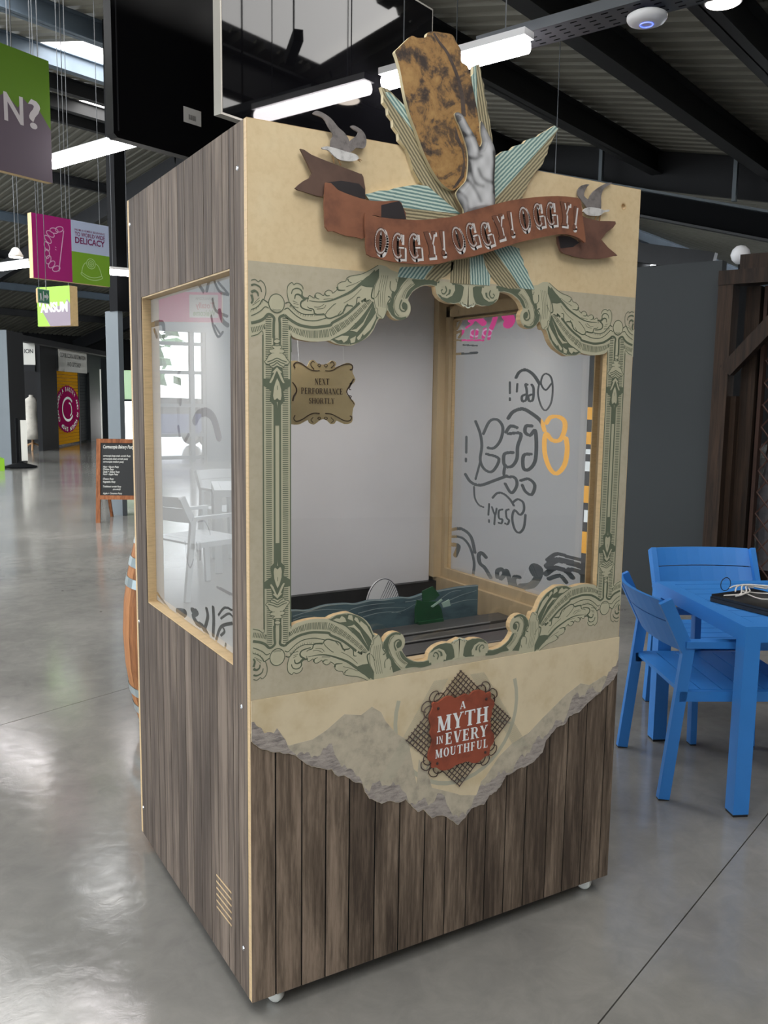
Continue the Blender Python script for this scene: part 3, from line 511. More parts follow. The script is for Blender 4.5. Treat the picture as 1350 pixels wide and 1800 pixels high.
'plaque':[(5175,7294),(5157,7401),(5216,7456),(5338,7423),(5458,7481),(5609,7548),(5795,7530),(5921,7443),(6076,7470),(6263,7519),(6391,7458),(6516,7545),(6740,7549),(6903,7482),(6971,7403),(7116,7433),(7139,7253),(7241,7154),(7263,7014),(7185,6891),(7190,6753),(7129,6627),(7168,6456),(7156,6348),(7260,6191),(7299,6046),(7255,5889),(7159,5797),(7134,5581),(7003,5566),(6875,5496),(6714,5433),(6519,5473),(6388,5541),(6166,5533),(5977,5518),(5853,5463),(5636,5441),(5449,5494),(5323,5601),(5186,5603),(5197,5761),(5074,5839),(5069,6052),(5155,6246),(5181,6426),(5101,6599),(5143,6749),(5094,6916),(5074,7102)],
'plq_screw':[(5342,7265),(6966,7260),(5351,5702),(6982,5694)],
'plq_text':[('A',[(6065,7113),(6260,7114),(6150,7325)]),('MYTH',[(5299,6588),(7049,6587),(5302,7035)]),('IN',[(5307,6256),(5530,6252),(5302,6469)]),('EVERY',[(5600,6185),(7047,6163),(5591,6520)]),('MOUTHFUL',[(5271,5852),(7076,5827),(5280,6102)])],
'plq_lat':[(6132,8203),(7952,6493),(6189,4764),(4376,6503)],
'hole':[(11532,21121)],
'wheel':[(8752,7733),(4163,8737)],
'card':[(2465,16532),(2615,16536),(2777,16478),(2919,16391),(2991,16539),(3124,16580),(3227,16492),(3393,16460),(3560,16502),(3664,16579),(3791,16546),(3813,16473),(3771,16397),(3962,16459),(4153,16530),(4304,16507),(4359,16414),(4328,16282),(4428,16077),(4332,15943),(4182,15827),(4139,15732),(4183,15620),(4358,15489),(4425,15376),(4361,15261),(4341,15071),(4353,14937),(4278,14842),(4083,14824),(3846,14919),(3782,14844),(3655,14825),(3548,14920),(3401,14957),(3275,14902),(3130,14809),(2985,14865),(2944,14939),(2718,14829),(2536,14811),(2334,14867),(2294,15032),(2254,15214),(2314,15469),(2374,15688),(2315,15941),(2255,16192),(2315,16446)],
'card_ink':[(40,20,[(2555,16345),(2515,16434),(2615,16500),(2757,16459),(2960,16338),(3125,16287),(3300,16292)]),(20,40,[(3467,16296),(3666,16302),(3856,16400),(4047,16480),(4218,16504),(4327,16451),(4317,16357),(4241,16345)]),(30,20,[(3125,16324),(3021,16449),(3083,16542),(3145,16508)]),(30,20,[(3645,16375),(3749,16471),(3686,16552),(3623,16504)]),(20,20,[(3289,16485),(3238,16437),(3290,16402),(3331,16440),(3293,16476)]),(20,20,[(3487,16482),(3435,16434),(3487,16399),(3539,16437),(3493,16478)]),(30,30,[(2556,15068),(2515,14977),(2596,14903),(2779,14958),(2964,15069),(3129,15125),(3306,15116)]),(30,30,[(3473,15116),(3674,15098),(3866,15014),(4082,14919),(4255,14918),(4319,15014),(4254,15052)]),(20,20,[(3109,15013),(3036,14939),(3109,14865)]),(20,20,[(3654,15004),(3739,14919),(3665,14863)]),(20,20,[(3296,15023),(3244,14986),(3296,14948),(3338,14985),(3300,15019)]),(20,20,[(3495,15023),(3443,14985),(3495,14948),(3548,14985),(3501,15019)]),(30,50,[(2475,15962),(2575,15837),(2596,15709),(2515,15581),(2485,15452)]),(40,20,[(4245,15941),(4310,15980),(4225,15809),(4290,15791)]),(50,20,[(4374,16095),(4288,15961),(4171,15789),(4161,15695),(4271,15545),(4403,15376)]),(30,20,[(4205,15620),(4303,15602),(4249,15545)])],
'card_text':[('NEXT',[(3147,15911),(3595,15916),(3146,16077)]),('PERFORMANCE',[(2734,15656),(4022,15646),(2733,15821)]),('SHORTLY',[(2967,15392),(3768,15386),(2967,15545)])],
'plk':[647,1367,2047,2733,3512,4283,5101,5814,6569,7224,7942,8681,9535,10254,10997,11809],
'film_r':[(10,[(3847,16154),(3906,15792),(3725,15379),(3482,15228),(3227,15489),(3177,15947),(3273,16302),(3511,16433),(3702,16359),(3766,16102),(3520,15896),(3262,16099)]),(18,[(5083,16323),(4924,16507),(4596,16581),(4181,16417),(3844,16102)]),(14,[(4243,16078),(4139,15948),(4151,15582),(4334,15527),(4400,15685),(4225,15749)]),(14,[(4471,16080),(4569,16080),(4493,15895),(4501,15578),(4705,15523),(4730,15683),(4551,15747)]),(12,[(5004,16109),(5016,15842)]),(12,[(5417,16165),(5397,15787)]),(12,[(5389,15613),(5385,15538)]),(24,[(3420,14817),(3237,15003),(2860,15038),(2554,14896),(2536,14594),(2740,14281),(3118,14263),(3399,14456),(3488,14245),(3439,13779),(3180,13329),(2826,13176),(2470,13485),(2368,13998),(2447,14346)]),(20,[(4167,14688),(4452,14678),(4499,14463),(4230,14368),(3981,14537),(3887,14015),(3938,13483),(4248,13194),(4524,13226),(4538,13657),(4155,13734)]),(18,[(4643,12783),(4231,12873),(3895,12690),(4039,12354),(4373,12429),(4550,12628)]),(20,[(5412,14370),(4729,14399),(4874,13961),(4894,13525),(5179,13231),(5575,13257),(5594,13644),(5119,13729)]),(20,[(4951,14606),(5296,14648),(5545,14419)]),(18,[(5531,13260),(5555,12869),(4987,12862),(4845,12601),(5131,12298),(5497,12596)]),(22,[(5440,14916),(5192,15140),(4691,15257),(4190,15109),(3696,14860),(3506,14556)]),(18,[(7357,14748),(7049,14300),(6933,13847),(7003,13325),(6704,13002),(6237,12982),(5897,13457),(6637,13579)]),(18,[(6860,14308),(6509,14774),(6056,14844),(5730,14578),(5841,14130),(6187,13832),(6555,13811)]),(14,[(7001,13268),(7259,12609)]),(20,[(7907,12731),(7547,12466),(6960,12403),(6130,12651),(5423,12880)]),(12,[(7343,12309),(7276,11905),(7022,11669),(6733,11614)]),(16,[(7910,14146),(7894,13559)]),(16,[(7903,13323),(7899,13228)]),(14,[(5028,11977),(4777,12114),(4477,12037),(4421,11771),(4621,11583),(4927,11711),(5042,11420),(4893,11051),(4630,10949),(4389,11174),(4329,11619)]),(14,[(6191,12019),(5926,12217),(5567,12226),(5206,12068),(4979,11871)]),(12,[(5257,11700),(5403,11627),(5347,11382),(5211,11315),(5291,11164),(5425,11175)]),(12,[(5610,11659),(5804,11580),(5791,11326),(5591,11294),(5647,11146),(5801,11154)]),(12,[(6220,11673),(6023,11411),(5943,11648)]),(12,[(6023,11411),(6052,11064)]),(12,[(6392,11768),(6419,11362)]),(12,[(6373,11183),(6369,11103)]),(22,[(8740,10493),(8068,10616),(7454,10402),(7182,9847)]),(18,[(8728,10217),(8054,10284),(7537,10030),(7214,9483),(7242,8999)]),(30,[(8663,9918),(8244,9921),(8436,9522)]),(26,[(6503,9780),(6747,9887),(6934,9768),(6844,9487),(6531,9364),(6187,9075)]),(26,[(5774,9152),(5786,9381),(5518,9486),(5376,9340),(5591,9128)]),(30,[(5250,9477),(5057,9172),(4953,8852)]),(26,[(4547,9380),(4803,9332),(4792,9109),(4524,8937),(4194,9113)]),(40,[(4403,9072),(3868,9232),(3560,9563),(3495,9846),(3741,9911),(3857,9781),(3726,9641)]),(22,[(3120,10233),(2672,10518),(2071,10512),(1492,10507)]),(36,[(3107,10021),(2659,10310),(1914,10333),(1336,10280)]),(30,[(3170,9743),(2720,10036),(2190,10026),(1886,9874)]),(26,[(2047,10103),(1612,10130),(1317,9980)]),(24,[(3006,9613),(2478,9817),(2169,9665)]),(16,[(8762,18468),(8410,18502),(8699,18174)]),(40,[(7817,18463),(7434,18494),(7048,18301)]),(30,[(6327,18527),(6449,18263),(6577,18079)]),(60,[(5709,18483),(5527,18311),(5607,18183)]),(14,[(8098,18197),(7714,18343),(7625,18507)]),(20,[(8694,18058),(8292,18093),(8534,17875)]),(24,[(7702,18060),(7740,17836)]),(20,[(7414,18072),(7450,17821)]),(24,[(6944,18073),(7024,17800)]),(20,[(6618,17999),(6697,17728)]),(12,[(8681,17767),(7881,17729),(7019,17688)]),(14,[(8711,17255),(8057,17250),(7377,17254)]),(10,[(8270,17574),(7388,17509)])],
'film_l':[(60,[(4654,14865),(4311,15062),(3662,15122),(3137,14971),(2766,14512)]),(26,[(6062,16164),(5735,16384),(5273,16437)]),(30,[(6064,16131),(5870,15805),(5948,15317)]),(26,[(6144,14655),(5850,14173),(5217,14463)]),(40,[(8863,17723),(7528,17708),(7438,17300)]),(30,[(8376,17555),(8147,17336)]),(18,[(3018,18536),(2612,18185),(1974,18044)]),(16,[(2687,18417),(2207,18175),(2012,18074)]),(18,[(3120,18032),(2875,17727),(2066,17528)]),(18,[(3220,17609),(3059,17310),(2729,17062),(2397,17158)]),(30,[(2626,17708),(2389,17438),(2032,17304)]),(14,[(2972,17362),(2562,17110)]),(24,[(4168,18509),(3812,18297)]),(30,[(3362,18514),(3544,18301)]),(30,[(3370,9075),(3308,9527),(3344,9854)]),(22,[(3136,8999),(2751,9458),(1946,9744)]),(18,[(2758,9226),(2481,9392),(2569,9468)]),(16,[(2926,9747),(2463,10045),(1894,10105)]),(16,[(2744,9690),(2201,9942),(1898,9946)]),(40,[(4723,9097),(5035,9238),(4709,9417),(5136,9394)]),(40,[(4723,9097),(4206,9113),(3811,8967)]),(30,[(3883,9703),(3792,9484),(4108,9033)]),(50,[(6508,9055),(5808,9173),(6161,8984)]),(24,[(8646,9182),(7994,9041),(7243,8893)]),(16,[(2400,9086),(2448,8975)]),(20,[(2995,10489),(2451,10499),(1927,10509)]),(10,[(5701,11321),(5506,10782),(5241,10633),(4960,10910)]),(10,[(4597,12033),(3988,12146),(3605,11965),(3495,11849)]),(10,[(4654,11443),(4633,11206)]),(10,[(4375,11486),(4374,11008)])],
'wave':[(2801,8918),(3675,8915),(4202,8855),(4740,8943),(5123,8951),(5567,8927),(5962,8874),(6476,8930),(7060,8893),(7656,8908),(8081,8853),(8633,8954),(9198,8970),(9967,9017),(10891,9007)],
'wave_ln':[[(3675,8719),(4203,8806),(4795,8813),(5346,8740),(5738,8680)],[(5737,8706),(6248,8776),(6945,8776),(7419,8751)],[(6022,8546),(6713,8621),(7302,8591),(7844,8531)],[(6195,8398),(6715,8466),(7305,8450),(7666,8356)],[(7840,8731),(8390,8751),(8886,8858)],[(9207,8636),(9712,8880),(10166,8888)],[(9656,8588),(10171,8724),(10830,8821)],[(9724,8445),(10309,8518),(10875,8484)],[(3675,8597),(4043,8676),(4525,8619)],[(7305,8424),(7785,8448),(8270,8631)]],
'green':[[(8206,9155),(8630,9284),(8917,8951),(8734,8813),(8245,8761)],[(7887,8594),(7970,8895),(8244,8813),(8798,8753),(8960,8498),(8621,8405),(7890,8464)],[(8924,8687),(9234,8785),(9303,8566),(8990,8532)],[(8462,8644),(8888,8849),(8921,8803),(8524,8600)]]}
# ================================================================ the booth
X_, Y_ = Vector((1, 0, 0)), Vector((0, 1, 0))
O0 = Vector((0, 0, 0))
FF = (O0, X_, Z, -Y_)                    # front face, 2D = (x, z)
LF = (O0, Y_, Z, -X_)                    # left face, 2D = (y, z)
BW, BD, ZB, ZT = 1.2198, 1.0132, 0.044, 2.167
XC, ZC = 0.6115, 1.3505
def M(pts): return [(x / 10000.0, z / 10000.0) for x, z in pts]
def T(pts, mx=False, mz=False): return [(2 * XC - x if mx else x, 2 * ZC - z if mz else z) for x, z in pts]

plain('ply_edge', (200, 172, 130), 0.6, var=0.18, scale=30, stretch=(1, 1, 6))
plain('ply_inner', (188, 166, 132), 0.6, var=0.12, scale=6, stretch=(1, 4, 1))
def printed():
    m, nt, b = newmat('printed_face'); b.inputs['Roughness'].default_value = 0.5; b.inputs['Specular IOR Level'].default_value = 0.35
    tc = N(nt, 'ShaderNodeTexCoord'); se = N(nt, 'ShaderNodeSeparateXYZ'); nt.links.new(tc.outputs['Object'], se.inputs[0])
    n1 = N(nt, 'ShaderNodeTexNoise', i_Scale=5.0, i_Detail=6.0, i_Roughness=0.65); nt.links.new(tc.outputs['Object'], n1.inputs['Vector'])
    n2 = N(nt, 'ShaderNodeTexNoise', i_Scale=60.0, i_Detail=5.0); nt.links.new(tc.outputs['Object'], n2.inputs['Vector'])
    cream = ramp(nt, n1.outputs['Fac'], [(0.3, srgb(208, 184, 144)), (0.55, srgb(217, 196, 158)), (0.75, srgb(222, 206, 172))])
    grey = ramp(nt, n1.outputs['Fac'], [(0.3, srgb(176, 167, 145)), (0.7, srgb(190, 181, 160))])
    a = N(nt, 'ShaderNodeMath', operation='COMPARE'); a.inputs[1].default_value = 1.346; a.inputs[2].default_value = 0.514
    nt.links.new(se.outputs['Z'], a.inputs[0])
    mx = N(nt, 'ShaderNodeMix', data_type='RGBA'); nt.links.new(a.outputs[0], mx.inputs[0]); nt.links.new(cream.outputs[0], mx.inputs[6]); nt.links.new(grey.outputs[0], mx.inputs[7])
    dk = ramp(nt, n2.outputs['Fac'], [(0.3, (0.9, 0.88, 0.84, 1)), (0.55, (1, 1, 1, 1))])
    mu = N(nt, 'ShaderNodeMix', data_type='RGBA', blend_type='MULTIPLY'); mu.inputs[0].default_value = 0.7
    nt.links.new(mx.outputs[2], mu.inputs[6]); nt.links.new(dk.outputs[0], mu.inputs[7]); nt.links.new(mu.outputs[2], b.inputs['Base Color'])
printed()
plain('paper_cream', (212, 196, 164), 0.6, var=0.16, scale=9, dark=(194, 174, 136))
plain('paper_etch', (182, 172, 152), 0.65, var=0.35, scale=30, dark=(146, 138, 124), detail=9)
plain('paper_edge', (160, 151, 144), 0.65, var=0.45, scale=34, dark=(112, 106, 104), stretch=(1, 1, 3), detail=9, bump=0.5)
plain('ring_print', (176, 172, 152), 0.6)
plain('ink_green', (96, 104, 86), 0.55)
plain('pale_green', (184, 180, 154), 0.55, var=0.08, scale=14)
plain('bright_green_white', (208, 212, 194), 0.5)
wood('board_front', (70, 59, 50), (104, 90, 77), (144, 126, 110), rnd=0.24, grain=(15, 15, 2.4), streak=0.8)
wood('board_side', (70, 60, 53), (95, 83, 74), (126, 112, 100), rnd=0.22, grain=(15, 15, 1.5), streak=0.8)
plain('rust_banner', (130, 84, 62), 0.5, var=0.5, scale=14, dark=(92, 58, 46), detail=8)
plain('brown_banner', (92, 70, 60), 0.5, var=0.5, scale=12, dark=(70, 52, 46))
plain('dark_banner', (42, 38, 40), 0.5, var=0.3, scale=12)
plain('tail_banner', (108, 76, 64), 0.5, var=0.45, scale=12, dark=(80, 58, 52))
plain('letter_shadow', (206, 202, 200), 0.5)
plain('letter_brown', (112, 74, 58), 0.5, var=0.2, scale=40)
plain('letter_dark', (58, 42, 38), 0.5)
plain('letter_white', (228, 232, 232), 0.5)
plain('gull_grey', (118, 112, 110), 0.6, var=0.35, scale=50, dark=(70, 66, 66))
plain('gull_pale', (200, 198, 196), 0.6, var=0.25, scale=60, dark=(140, 138, 138))
plain('gull_beak', (140, 104, 64), 0.6)
plain('plaque_red', (146, 74, 54), 0.5, var=0.3, scale=18, dark=(108, 56, 44))
plain('flourish', (66, 50, 46), 0.5)
plain('caster_white', (205, 206, 200), 0.35)
plain('screw', (200, 202, 206), 0.25, 1.0)
plain('stage_black', (26, 26, 28), 0.45, var=0.2, scale=8)
plain('backdrop_white', (206, 205, 208), 0.7, var=0.05, scale=3)
def film():
    m, nt, b = newmat('frosted_film'); nt.nodes.remove(b); out = nt.nodes['Material Output']
    d = N(nt, 'ShaderNodeBsdfDiffuse'); d.inputs['Color'].default_value = (0.80, 0.79, 0.78, 1)
    t = N(nt, 'ShaderNodeBsdfTranslucent'); t.inputs['Color'].default_value = (0.92, 0.92, 0.92, 1)
    mx = N(nt, 'ShaderNodeMixShader'); mx.inputs[0].default_value = 0.6
    nt.links.new(d.outputs[0], mx.inputs[1]); nt.links.new(t.outputs[0], mx.inputs[2]); nt.links.new(mx.outputs[0], out.inputs['Surface'])
film()

booth = empty('puppet_booth', (BW / 2, BD / 2, 0))
tag(booth, 'tall wheeled puppet booth clad in weathered boards with ornate green scrolled opening', 'booth')

# ---- front panel with its scalloped opening
q = M(D['ap'])
q = [(x if i < len(q) - 1 else XC, z) for i, (x, z) in enumerate(q)]
q[0] = (q[0][0], ZC)
ap = q + T(q[::-1][1:], mx=True)
ap = ap + T(ap, mz=True)[::-1][1:-1]
hx, hz = M(D['hole'])[0]
hole = [(hx + 0.011 * math.cos(a * math.pi / 8), hz + 0.011 * math.sin(a * math.pi / 8)) for a in range(16)]
hole2 = [(hx + 0.008 * math.cos(a * math.pi / 8), hz + 0.008 * math.sin(a * math.pi / 8)) for a in range(16)]
rect = [(0, ZB), (BW, ZB), (BW, ZT), (0, ZT)]
fpanel = MB().poly(FF, rect, 0.0175, -0.0175, [ap[::-1], hole2]).build('front_panel', 'ply_edge', booth)
MB().poly(FF, [(0.002, 0.74), (BW - 0.002, 0.70), (BW - 0.0015, ZT - 0.0015), (0.0015, ZT - 0.0015)], 0.0004, 0.0001, [ap[::-1], hole]).build('printed_face', 'printed_face', fpanel)
# boards printed proud of the lower front
xs = [0.0] + [x / 10000 for x in D['plk']] + [BW]
for i in range(len(xs) - 1):
    a, b_ = xs[i] + (0.0021 if i else 0), xs[i + 1] - (0.0021 if i < len(xs) - 2 else 0)
    top = 0.74
    MB().bb((a, -0.0022, ZB), (b_, 0.0, top)).build('plank', 'board_front', fpanel, loc=((a + b_) / 2, 0, 0.3))
MB().bb((0.001, -0.0003, ZB), (BW - 0.001, 0, 0.75)).build('board_backing', 'steel_black', fpanel)
# torn paper print
torn = M(D['torn']); torn = [(max(0.001, x), z) for x, z in torn]; torn = [(min(x, BW - 0.001), z) for x, z in torn]
random.seed(3)
fine = []
for i in range(len(torn) - 1):
    a, b_ = torn[i], torn[i + 1]; n = max(1, int(math.hypot(b_[0] - a[0], b_[1] - a[1]) / 0.008))
    for k in range(n):
        t = k / n; fine.append((a[0] + (b_[0] - a[0]) * t, a[1] + (b_[1] - a[1]) * t + (random.uniform(-0.0022, 0.0022) if k else 0)))
fine.append(torn[-1])
paper = MB().poly(FF, [(0.001, 0.8325)] + fine + [(BW - 0.001, 0.8325)], 0.0022, 0.0022).build('torn_paper', 'paper_cream', booth)
t2 = M(D['torn2'])
t2 = [(min(max(x, 0.002), BW - 0.002), z) for x, z in t2]
low = lambda x: min(((abs(p[0] - x), p[1]) for p in fine))[1]
inner = [(x, max(z, low(x) + 0.012)) for x, z in t2]
inner.sort()
MB().poly(FF, [(fine[0][0] + 0.003, fine[0][1] + 0.002)] + [(x, z + 0.0015) for x, z in fine[1:-1]] + inner[::-1], 0.0004, 0.0044).build('etched_landscape', 'paper_etch', paper)
# darker tattered rim following the tear
rim = []
for i, (x, z) in enumerate(fine):
    rim.append((x, min(z + 0.035 + 0.022 * math.sin(x * 37) + 0.012 * math.sin(x * 91 + 1) + 0.005 * math.sin(x * 300), 0.80)))
mb = MB()
n = len(fine)
vs = []
for i in range(n):
    vs += [O0 + X_ * fine[i][0] + Z * (fine[i][1] + 0.0008) - Y_ * 0.0052, O0 + X_ * rim[i][0] + Z * rim[i][1] - Y_ * 0.0052]
mb.add(vs, [(2 * i, 2 * i + 2, 2 * i + 3, 2 * i + 1) for i in range(n - 1)])
mb.build('tattered_rim', 'paper_edge', paper)
# faded cartwheel ring behind the plaque
mb = MB()
cxw, czw, rw = 0.6125, 0.70, 0.205
mb.stroke(FF, [(cxw + rw * math.cos(a / 40 * 2 * math.pi), czw + rw * math.sin(a / 40 * 2 * math.pi)) for a in range(18, 43)], 0.012, None, 0.0046, smooth=False)
for a in (200, 340, 235, 305): mb.stroke(FF, [(cxw, czw), (cxw + rw * math.cos(math.radians(a)), czw + rw * math.sin(math.radians(a)))], 0.006, None, 0.00462)
for k in range(12):
    x = 0.36 + k * 0.004; mb.stroke(FF, [(x, 0.55), (x + 0.17, 0.80)], 0.0012, None, 0.0049 + k * 4e-6); mb.stroke(FF, [(2 * cxw - x, 0.55), (2 * cxw - x - 0.17, 0.80)], 0.0012, None, 0.0050 + k * 4e-6)
mb.build('ring_print', 'ring_print', paper)

def arclen(p, n):
    L = [0.0]
    for i in range(1, len(p)): L.append(L[-1] + math.hypot(p[i][0] - p[i - 1][0], p[i][1] - p[i - 1][1]))
    out = []; j = 0
    for k in range(n):
        s = L[-1] * k / (n - 1)
        while j < len(p) - 2 and L[j + 1] < s: j += 1
        t = (s - L[j]) / max(1e-9, L[j + 1] - L[j]); out.append((p[j][0] + (p[j + 1][0] - p[j][0]) * t, p[j][1] + (p[j + 1][1] - p[j][1]) * t))
    return out
# ---- green scroll-work, one quarter traced and mirrored
def clip(P): return [(max(0.0022, x), z) for x, z in P]
for mz in (False, True):
    for mx in (False, True):
        tr = lambda p: T(clip(p), mx, mz)
        mb = MB()
        for k, B in enumerate(D['base']): mb.poly(FF, tr(M(B)), 0, 0.0007 + k * 2e-5)
        bc, br, bt = M(D['ball']); rx, rz = br[0] - bc[0], bt[1] - bc[1]
        ell = lambda s: [(bc[0] + rx * s * math.cos(a * math.pi / 16), bc[1] + rz * s * math.sin(a * math.pi / 16)) for a in range(32)]
        mb.poly(FF, tr([(0.002, 1.768), (0.034, 1.779), (0.052, 1.767), (0.09, 1.767), (0.107, 1.75), (0.107, 1.69), (0.036, 1.69), (0.036, 1.698), (0.002, 1.688)]), 0, 0.0006)
        scroll = mb.build('corner_scroll', 'pale_green', booth)
        mb = MB()
        for k, (w0, w1, P) in enumerate(D['ink']): mb.stroke(FF, tr(M(P)), w0 / 7200, w1 / 7200, 0.0012 + k * 4e-6)
        for k, P in enumerate(D['dark']): mb.poly(FF, tr(M(P)), 0, 0.0010 + k * 4e-6)
        for (A, Bq, n) in ((D['lad_a'], D['lad_b'], 62), (D['lad_al'], D['lad_bl'], 9)):
            a_, b_ = arclen(catmull(M(A), 12), 200), arclen(catmull(M(Bq), 12), 200)
            for i in range(n):
                t = i / (n - 1); pa = a_[int(t * (len(a_) - 1))]; pb = min(b_, key=lambda p: (p[0] - pa[0]) ** 2 + (p[1] - pa[1]) ** 2)
                mb.stroke(FF, tr([pa, pb]), 0.0019, None, 0.00115 + i * 4e-7)
        for (A, n) in ((D['tick'], 16), (D['tickl'], 6)):
            a_ = catmull(M(A), 8)
            for i in range(n):
                p = a_[int(i / (n - 1) * (len(a_) - 1))]; mb.stroke(FF, tr([p, (p[0] - 0.0015, p[1] - 0.006)]), 0.0012, 0.0005, 0.0012)
        mb.poly(FF, tr(ell(1.04)), 0, 0.0017)
        mb.build('linework', 'ink_green', scroll)
        MB().poly(FF, tr(ell(0.93)), 0, 0.0020).build('ball_fill', 'pale_green', scroll)
        for P in D['fill']: MB().poly(FF, tr(M(P)), 0, 0.0018).build('leaf_fill', 'pale_green', scroll)
        mb = MB()
        mb.stroke(FF, tr([(bc[0] - 0.010, bc[1] - rz * .62), (bc[0], bc[1] - rz * .70), (bc[0] + 0.010, bc[1] - rz * .62)]), 0.001, None, 0.0022); mb.stroke(FF, tr([(bc[0] - 0.011, bc[1] - rz * .74), (bc[0], bc[1] - rz * .82), (bc[0] + 0.011, bc[1] - rz * .74)]), 0.001, None, 0.0022)
        mb.build('ball_shading', 'ink_green', scroll)
# pilasters
cx = [x / 10000 for x in D['colx']]
for mx in (False, True):
    tr = lambda p: T(p, mx, False)
    zl, zh = 2 * ZC - 1.697, 1.697
    mb = MB(); mb.poly(FF, tr([(cx[0], zl), (cx[9], zl), (cx[9], zh), (cx[0], zh)]), 0, 0.0007)
    pil = mb.build('pilaster', 'pale_green', booth)
    mb = MB()
    R = lambda x0, x1, z0, z1, h=0.0012: mb.poly(FF, tr([(x0, z0), (x1, z0), (x1, z1), (x0, z1)]), 0, h)
    R(cx[0] - 0.001, cx[0] + 0.0025, zl, zh); R(cx[9] - 0.0025, cx[9] + 0.0006, zl, zh)
    for s in (4, 6): R(cx[s] - 0.0024, cx[s] + 0.0024, zl, zh)
    z = zl - 0.040
    while z < zh + 0.040:
        R(cx[2], cx[3], z, z + 0.0021); R(cx[7], cx[8], z, z + 0.0021); z += 0.00492
    for mz in (False, True):
        tz = lambda p: T(p, mx, mz)
        mb.poly(FF, tz([(cx[4] - 0.010, 1.598), (cx[0], 1.598), (cx[0], 1.583), (cx[4] - 0.008, 1.570), (cx[4] - .012, 1.548), (cx[4], 1.535), (cx[4], 1.49), (cx[6], 1.49), (cx[6], 1.535), (cx[6] + .012, 1.548), (cx[6] + 0.008, 1.570), (cx[9], 1.583), (cx[9], 1.598), (cx[6] + .010, 1.598), (cx[6], 1.655), (cx[4], 1.655)]), 0, 0.0014)
    mb.build('ladder_linework', 'ink_green', pil)
    for mz in (False, True):
        tz = lambda p: T(p, mx, mz)
        for P in D['bell']: MB().poly(FF, tz(M(P)), 0, 0.0018).build('bell_petal', 'pale_green', pil)
        mb2 = MB()
        for k, P in enumerate(D['bell']): mb2.stroke(FF, tz(M(P) + M(P)[:1]), 0.0019, None, 0.00195 + k * 1e-5, smooth=False)
        for w0, w1, P in D['bellink']: mb2.stroke(FF, tz(M(P)), w0 / 10000, w1 / 10000, 0.0021)
        mb2.build('flower_veins', 'ink_green', pil)
# white scallops under / over the middle shell
for mz in (False, True):
    mb = MB()
    for x, r in ((-0.014, 0.006), (0.0, 0.009), (0.014, 0.006)):
        mb.stroke(FF, T([(XC + x + r * math.cos(math.radians(a)), 1.803 + r * math.sin(math.radians(a)) + (0 if x else -0.001)) for a in range(180, 361, 20)], False, mz), 0.0028, None, 0.0019, smooth=False)
    mb.build('shell_scallop', 'bright_green_white', booth)

# ---- sunburst of corrugated blades behind the hand
def stripes(name, A, B, perp, period):
    m, nt, b = newmat(name); b.inputs['Roughness'].default_value = 0.5
    tc = N(nt, 'ShaderNodeTexCoord'); dp = N(nt, 'ShaderNodeVectorMath', operation='DOT_PRODUCT'); dp.inputs[1].default_value = (perp[0] * 2 * math.pi / period, 0, perp[1] * 2 * math.pi / period)
    no = N(nt, 'ShaderNodeTexNoise', i_Scale=90.0, i_Detail=3.0); nt.links.new(tc.outputs['Object'], no.inputs['Vector']); nt.links.new(tc.outputs['Object'], dp.inputs[0])
    ad = N(nt, 'ShaderNodeMath', operation='MULTIPLY_ADD'); ad.inputs[1].default_value = 2.2; nt.links.new(no.outputs['Fac'], ad.inputs[0]); nt.links.new(dp.outputs['Value'], ad.inputs[2])
    si = N(nt, 'ShaderNodeMath', operation='SINE'); nt.links.new(ad.outputs[0], si.inputs[0])
    ma = N(nt, 'ShaderNodeMath', operation='MULTIPLY_ADD'); ma.inputs[1].default_value = 0.5; ma.inputs[2].default_value = 0.5; nt.links.new(si.outputs[0], ma.inputs[0])
    rp = ramp(nt, ma.outputs[0], [(0.40, srgb(*A)), (0.62, srgb(*B))]); nt.links.new(rp.outputs[0], b.inputs['Base Color'])
plain('blade_edge', (196, 182, 146), 0.6)
for i, (kind, P, ax) in enumerate(D['blade']):
    P = M(P); a, b_ = M(ax); dx, dz = b_[0] - a[0], b_[1] - a[1]; L = math.hypot(dx, dz)
    nm = 'blade_print_%d' % i
    if kind == 'teal': stripes(nm, (104, 136, 134), (192, 208, 196), (-dz / L, dx / L), 0.0085)
    else: stripes(nm, (112, 106, 84), (178, 166, 134), (-dz / L, dx / L), 0.0080)
    up = max(p[1] for p in P) > 2.0 and i < 8
    n0 = 0.001 if not up else -0.010
    t = 0.012 if up else 0.0012
    n0 = 0.0006 + 0.0003 * (i % 3) if not up else 0.0006 + 0.0003 * (i % 3) - 0.0
    mb = MB().poly(FF, P, t if up else 0.0008, n0)
    bl = mb.build('sun_blade', 'blade_edge', booth)
    MB().poly(FF, P, 0, n0 + (t if up else 0.0008) + 0.0003).build('striped_print', nm, bl)

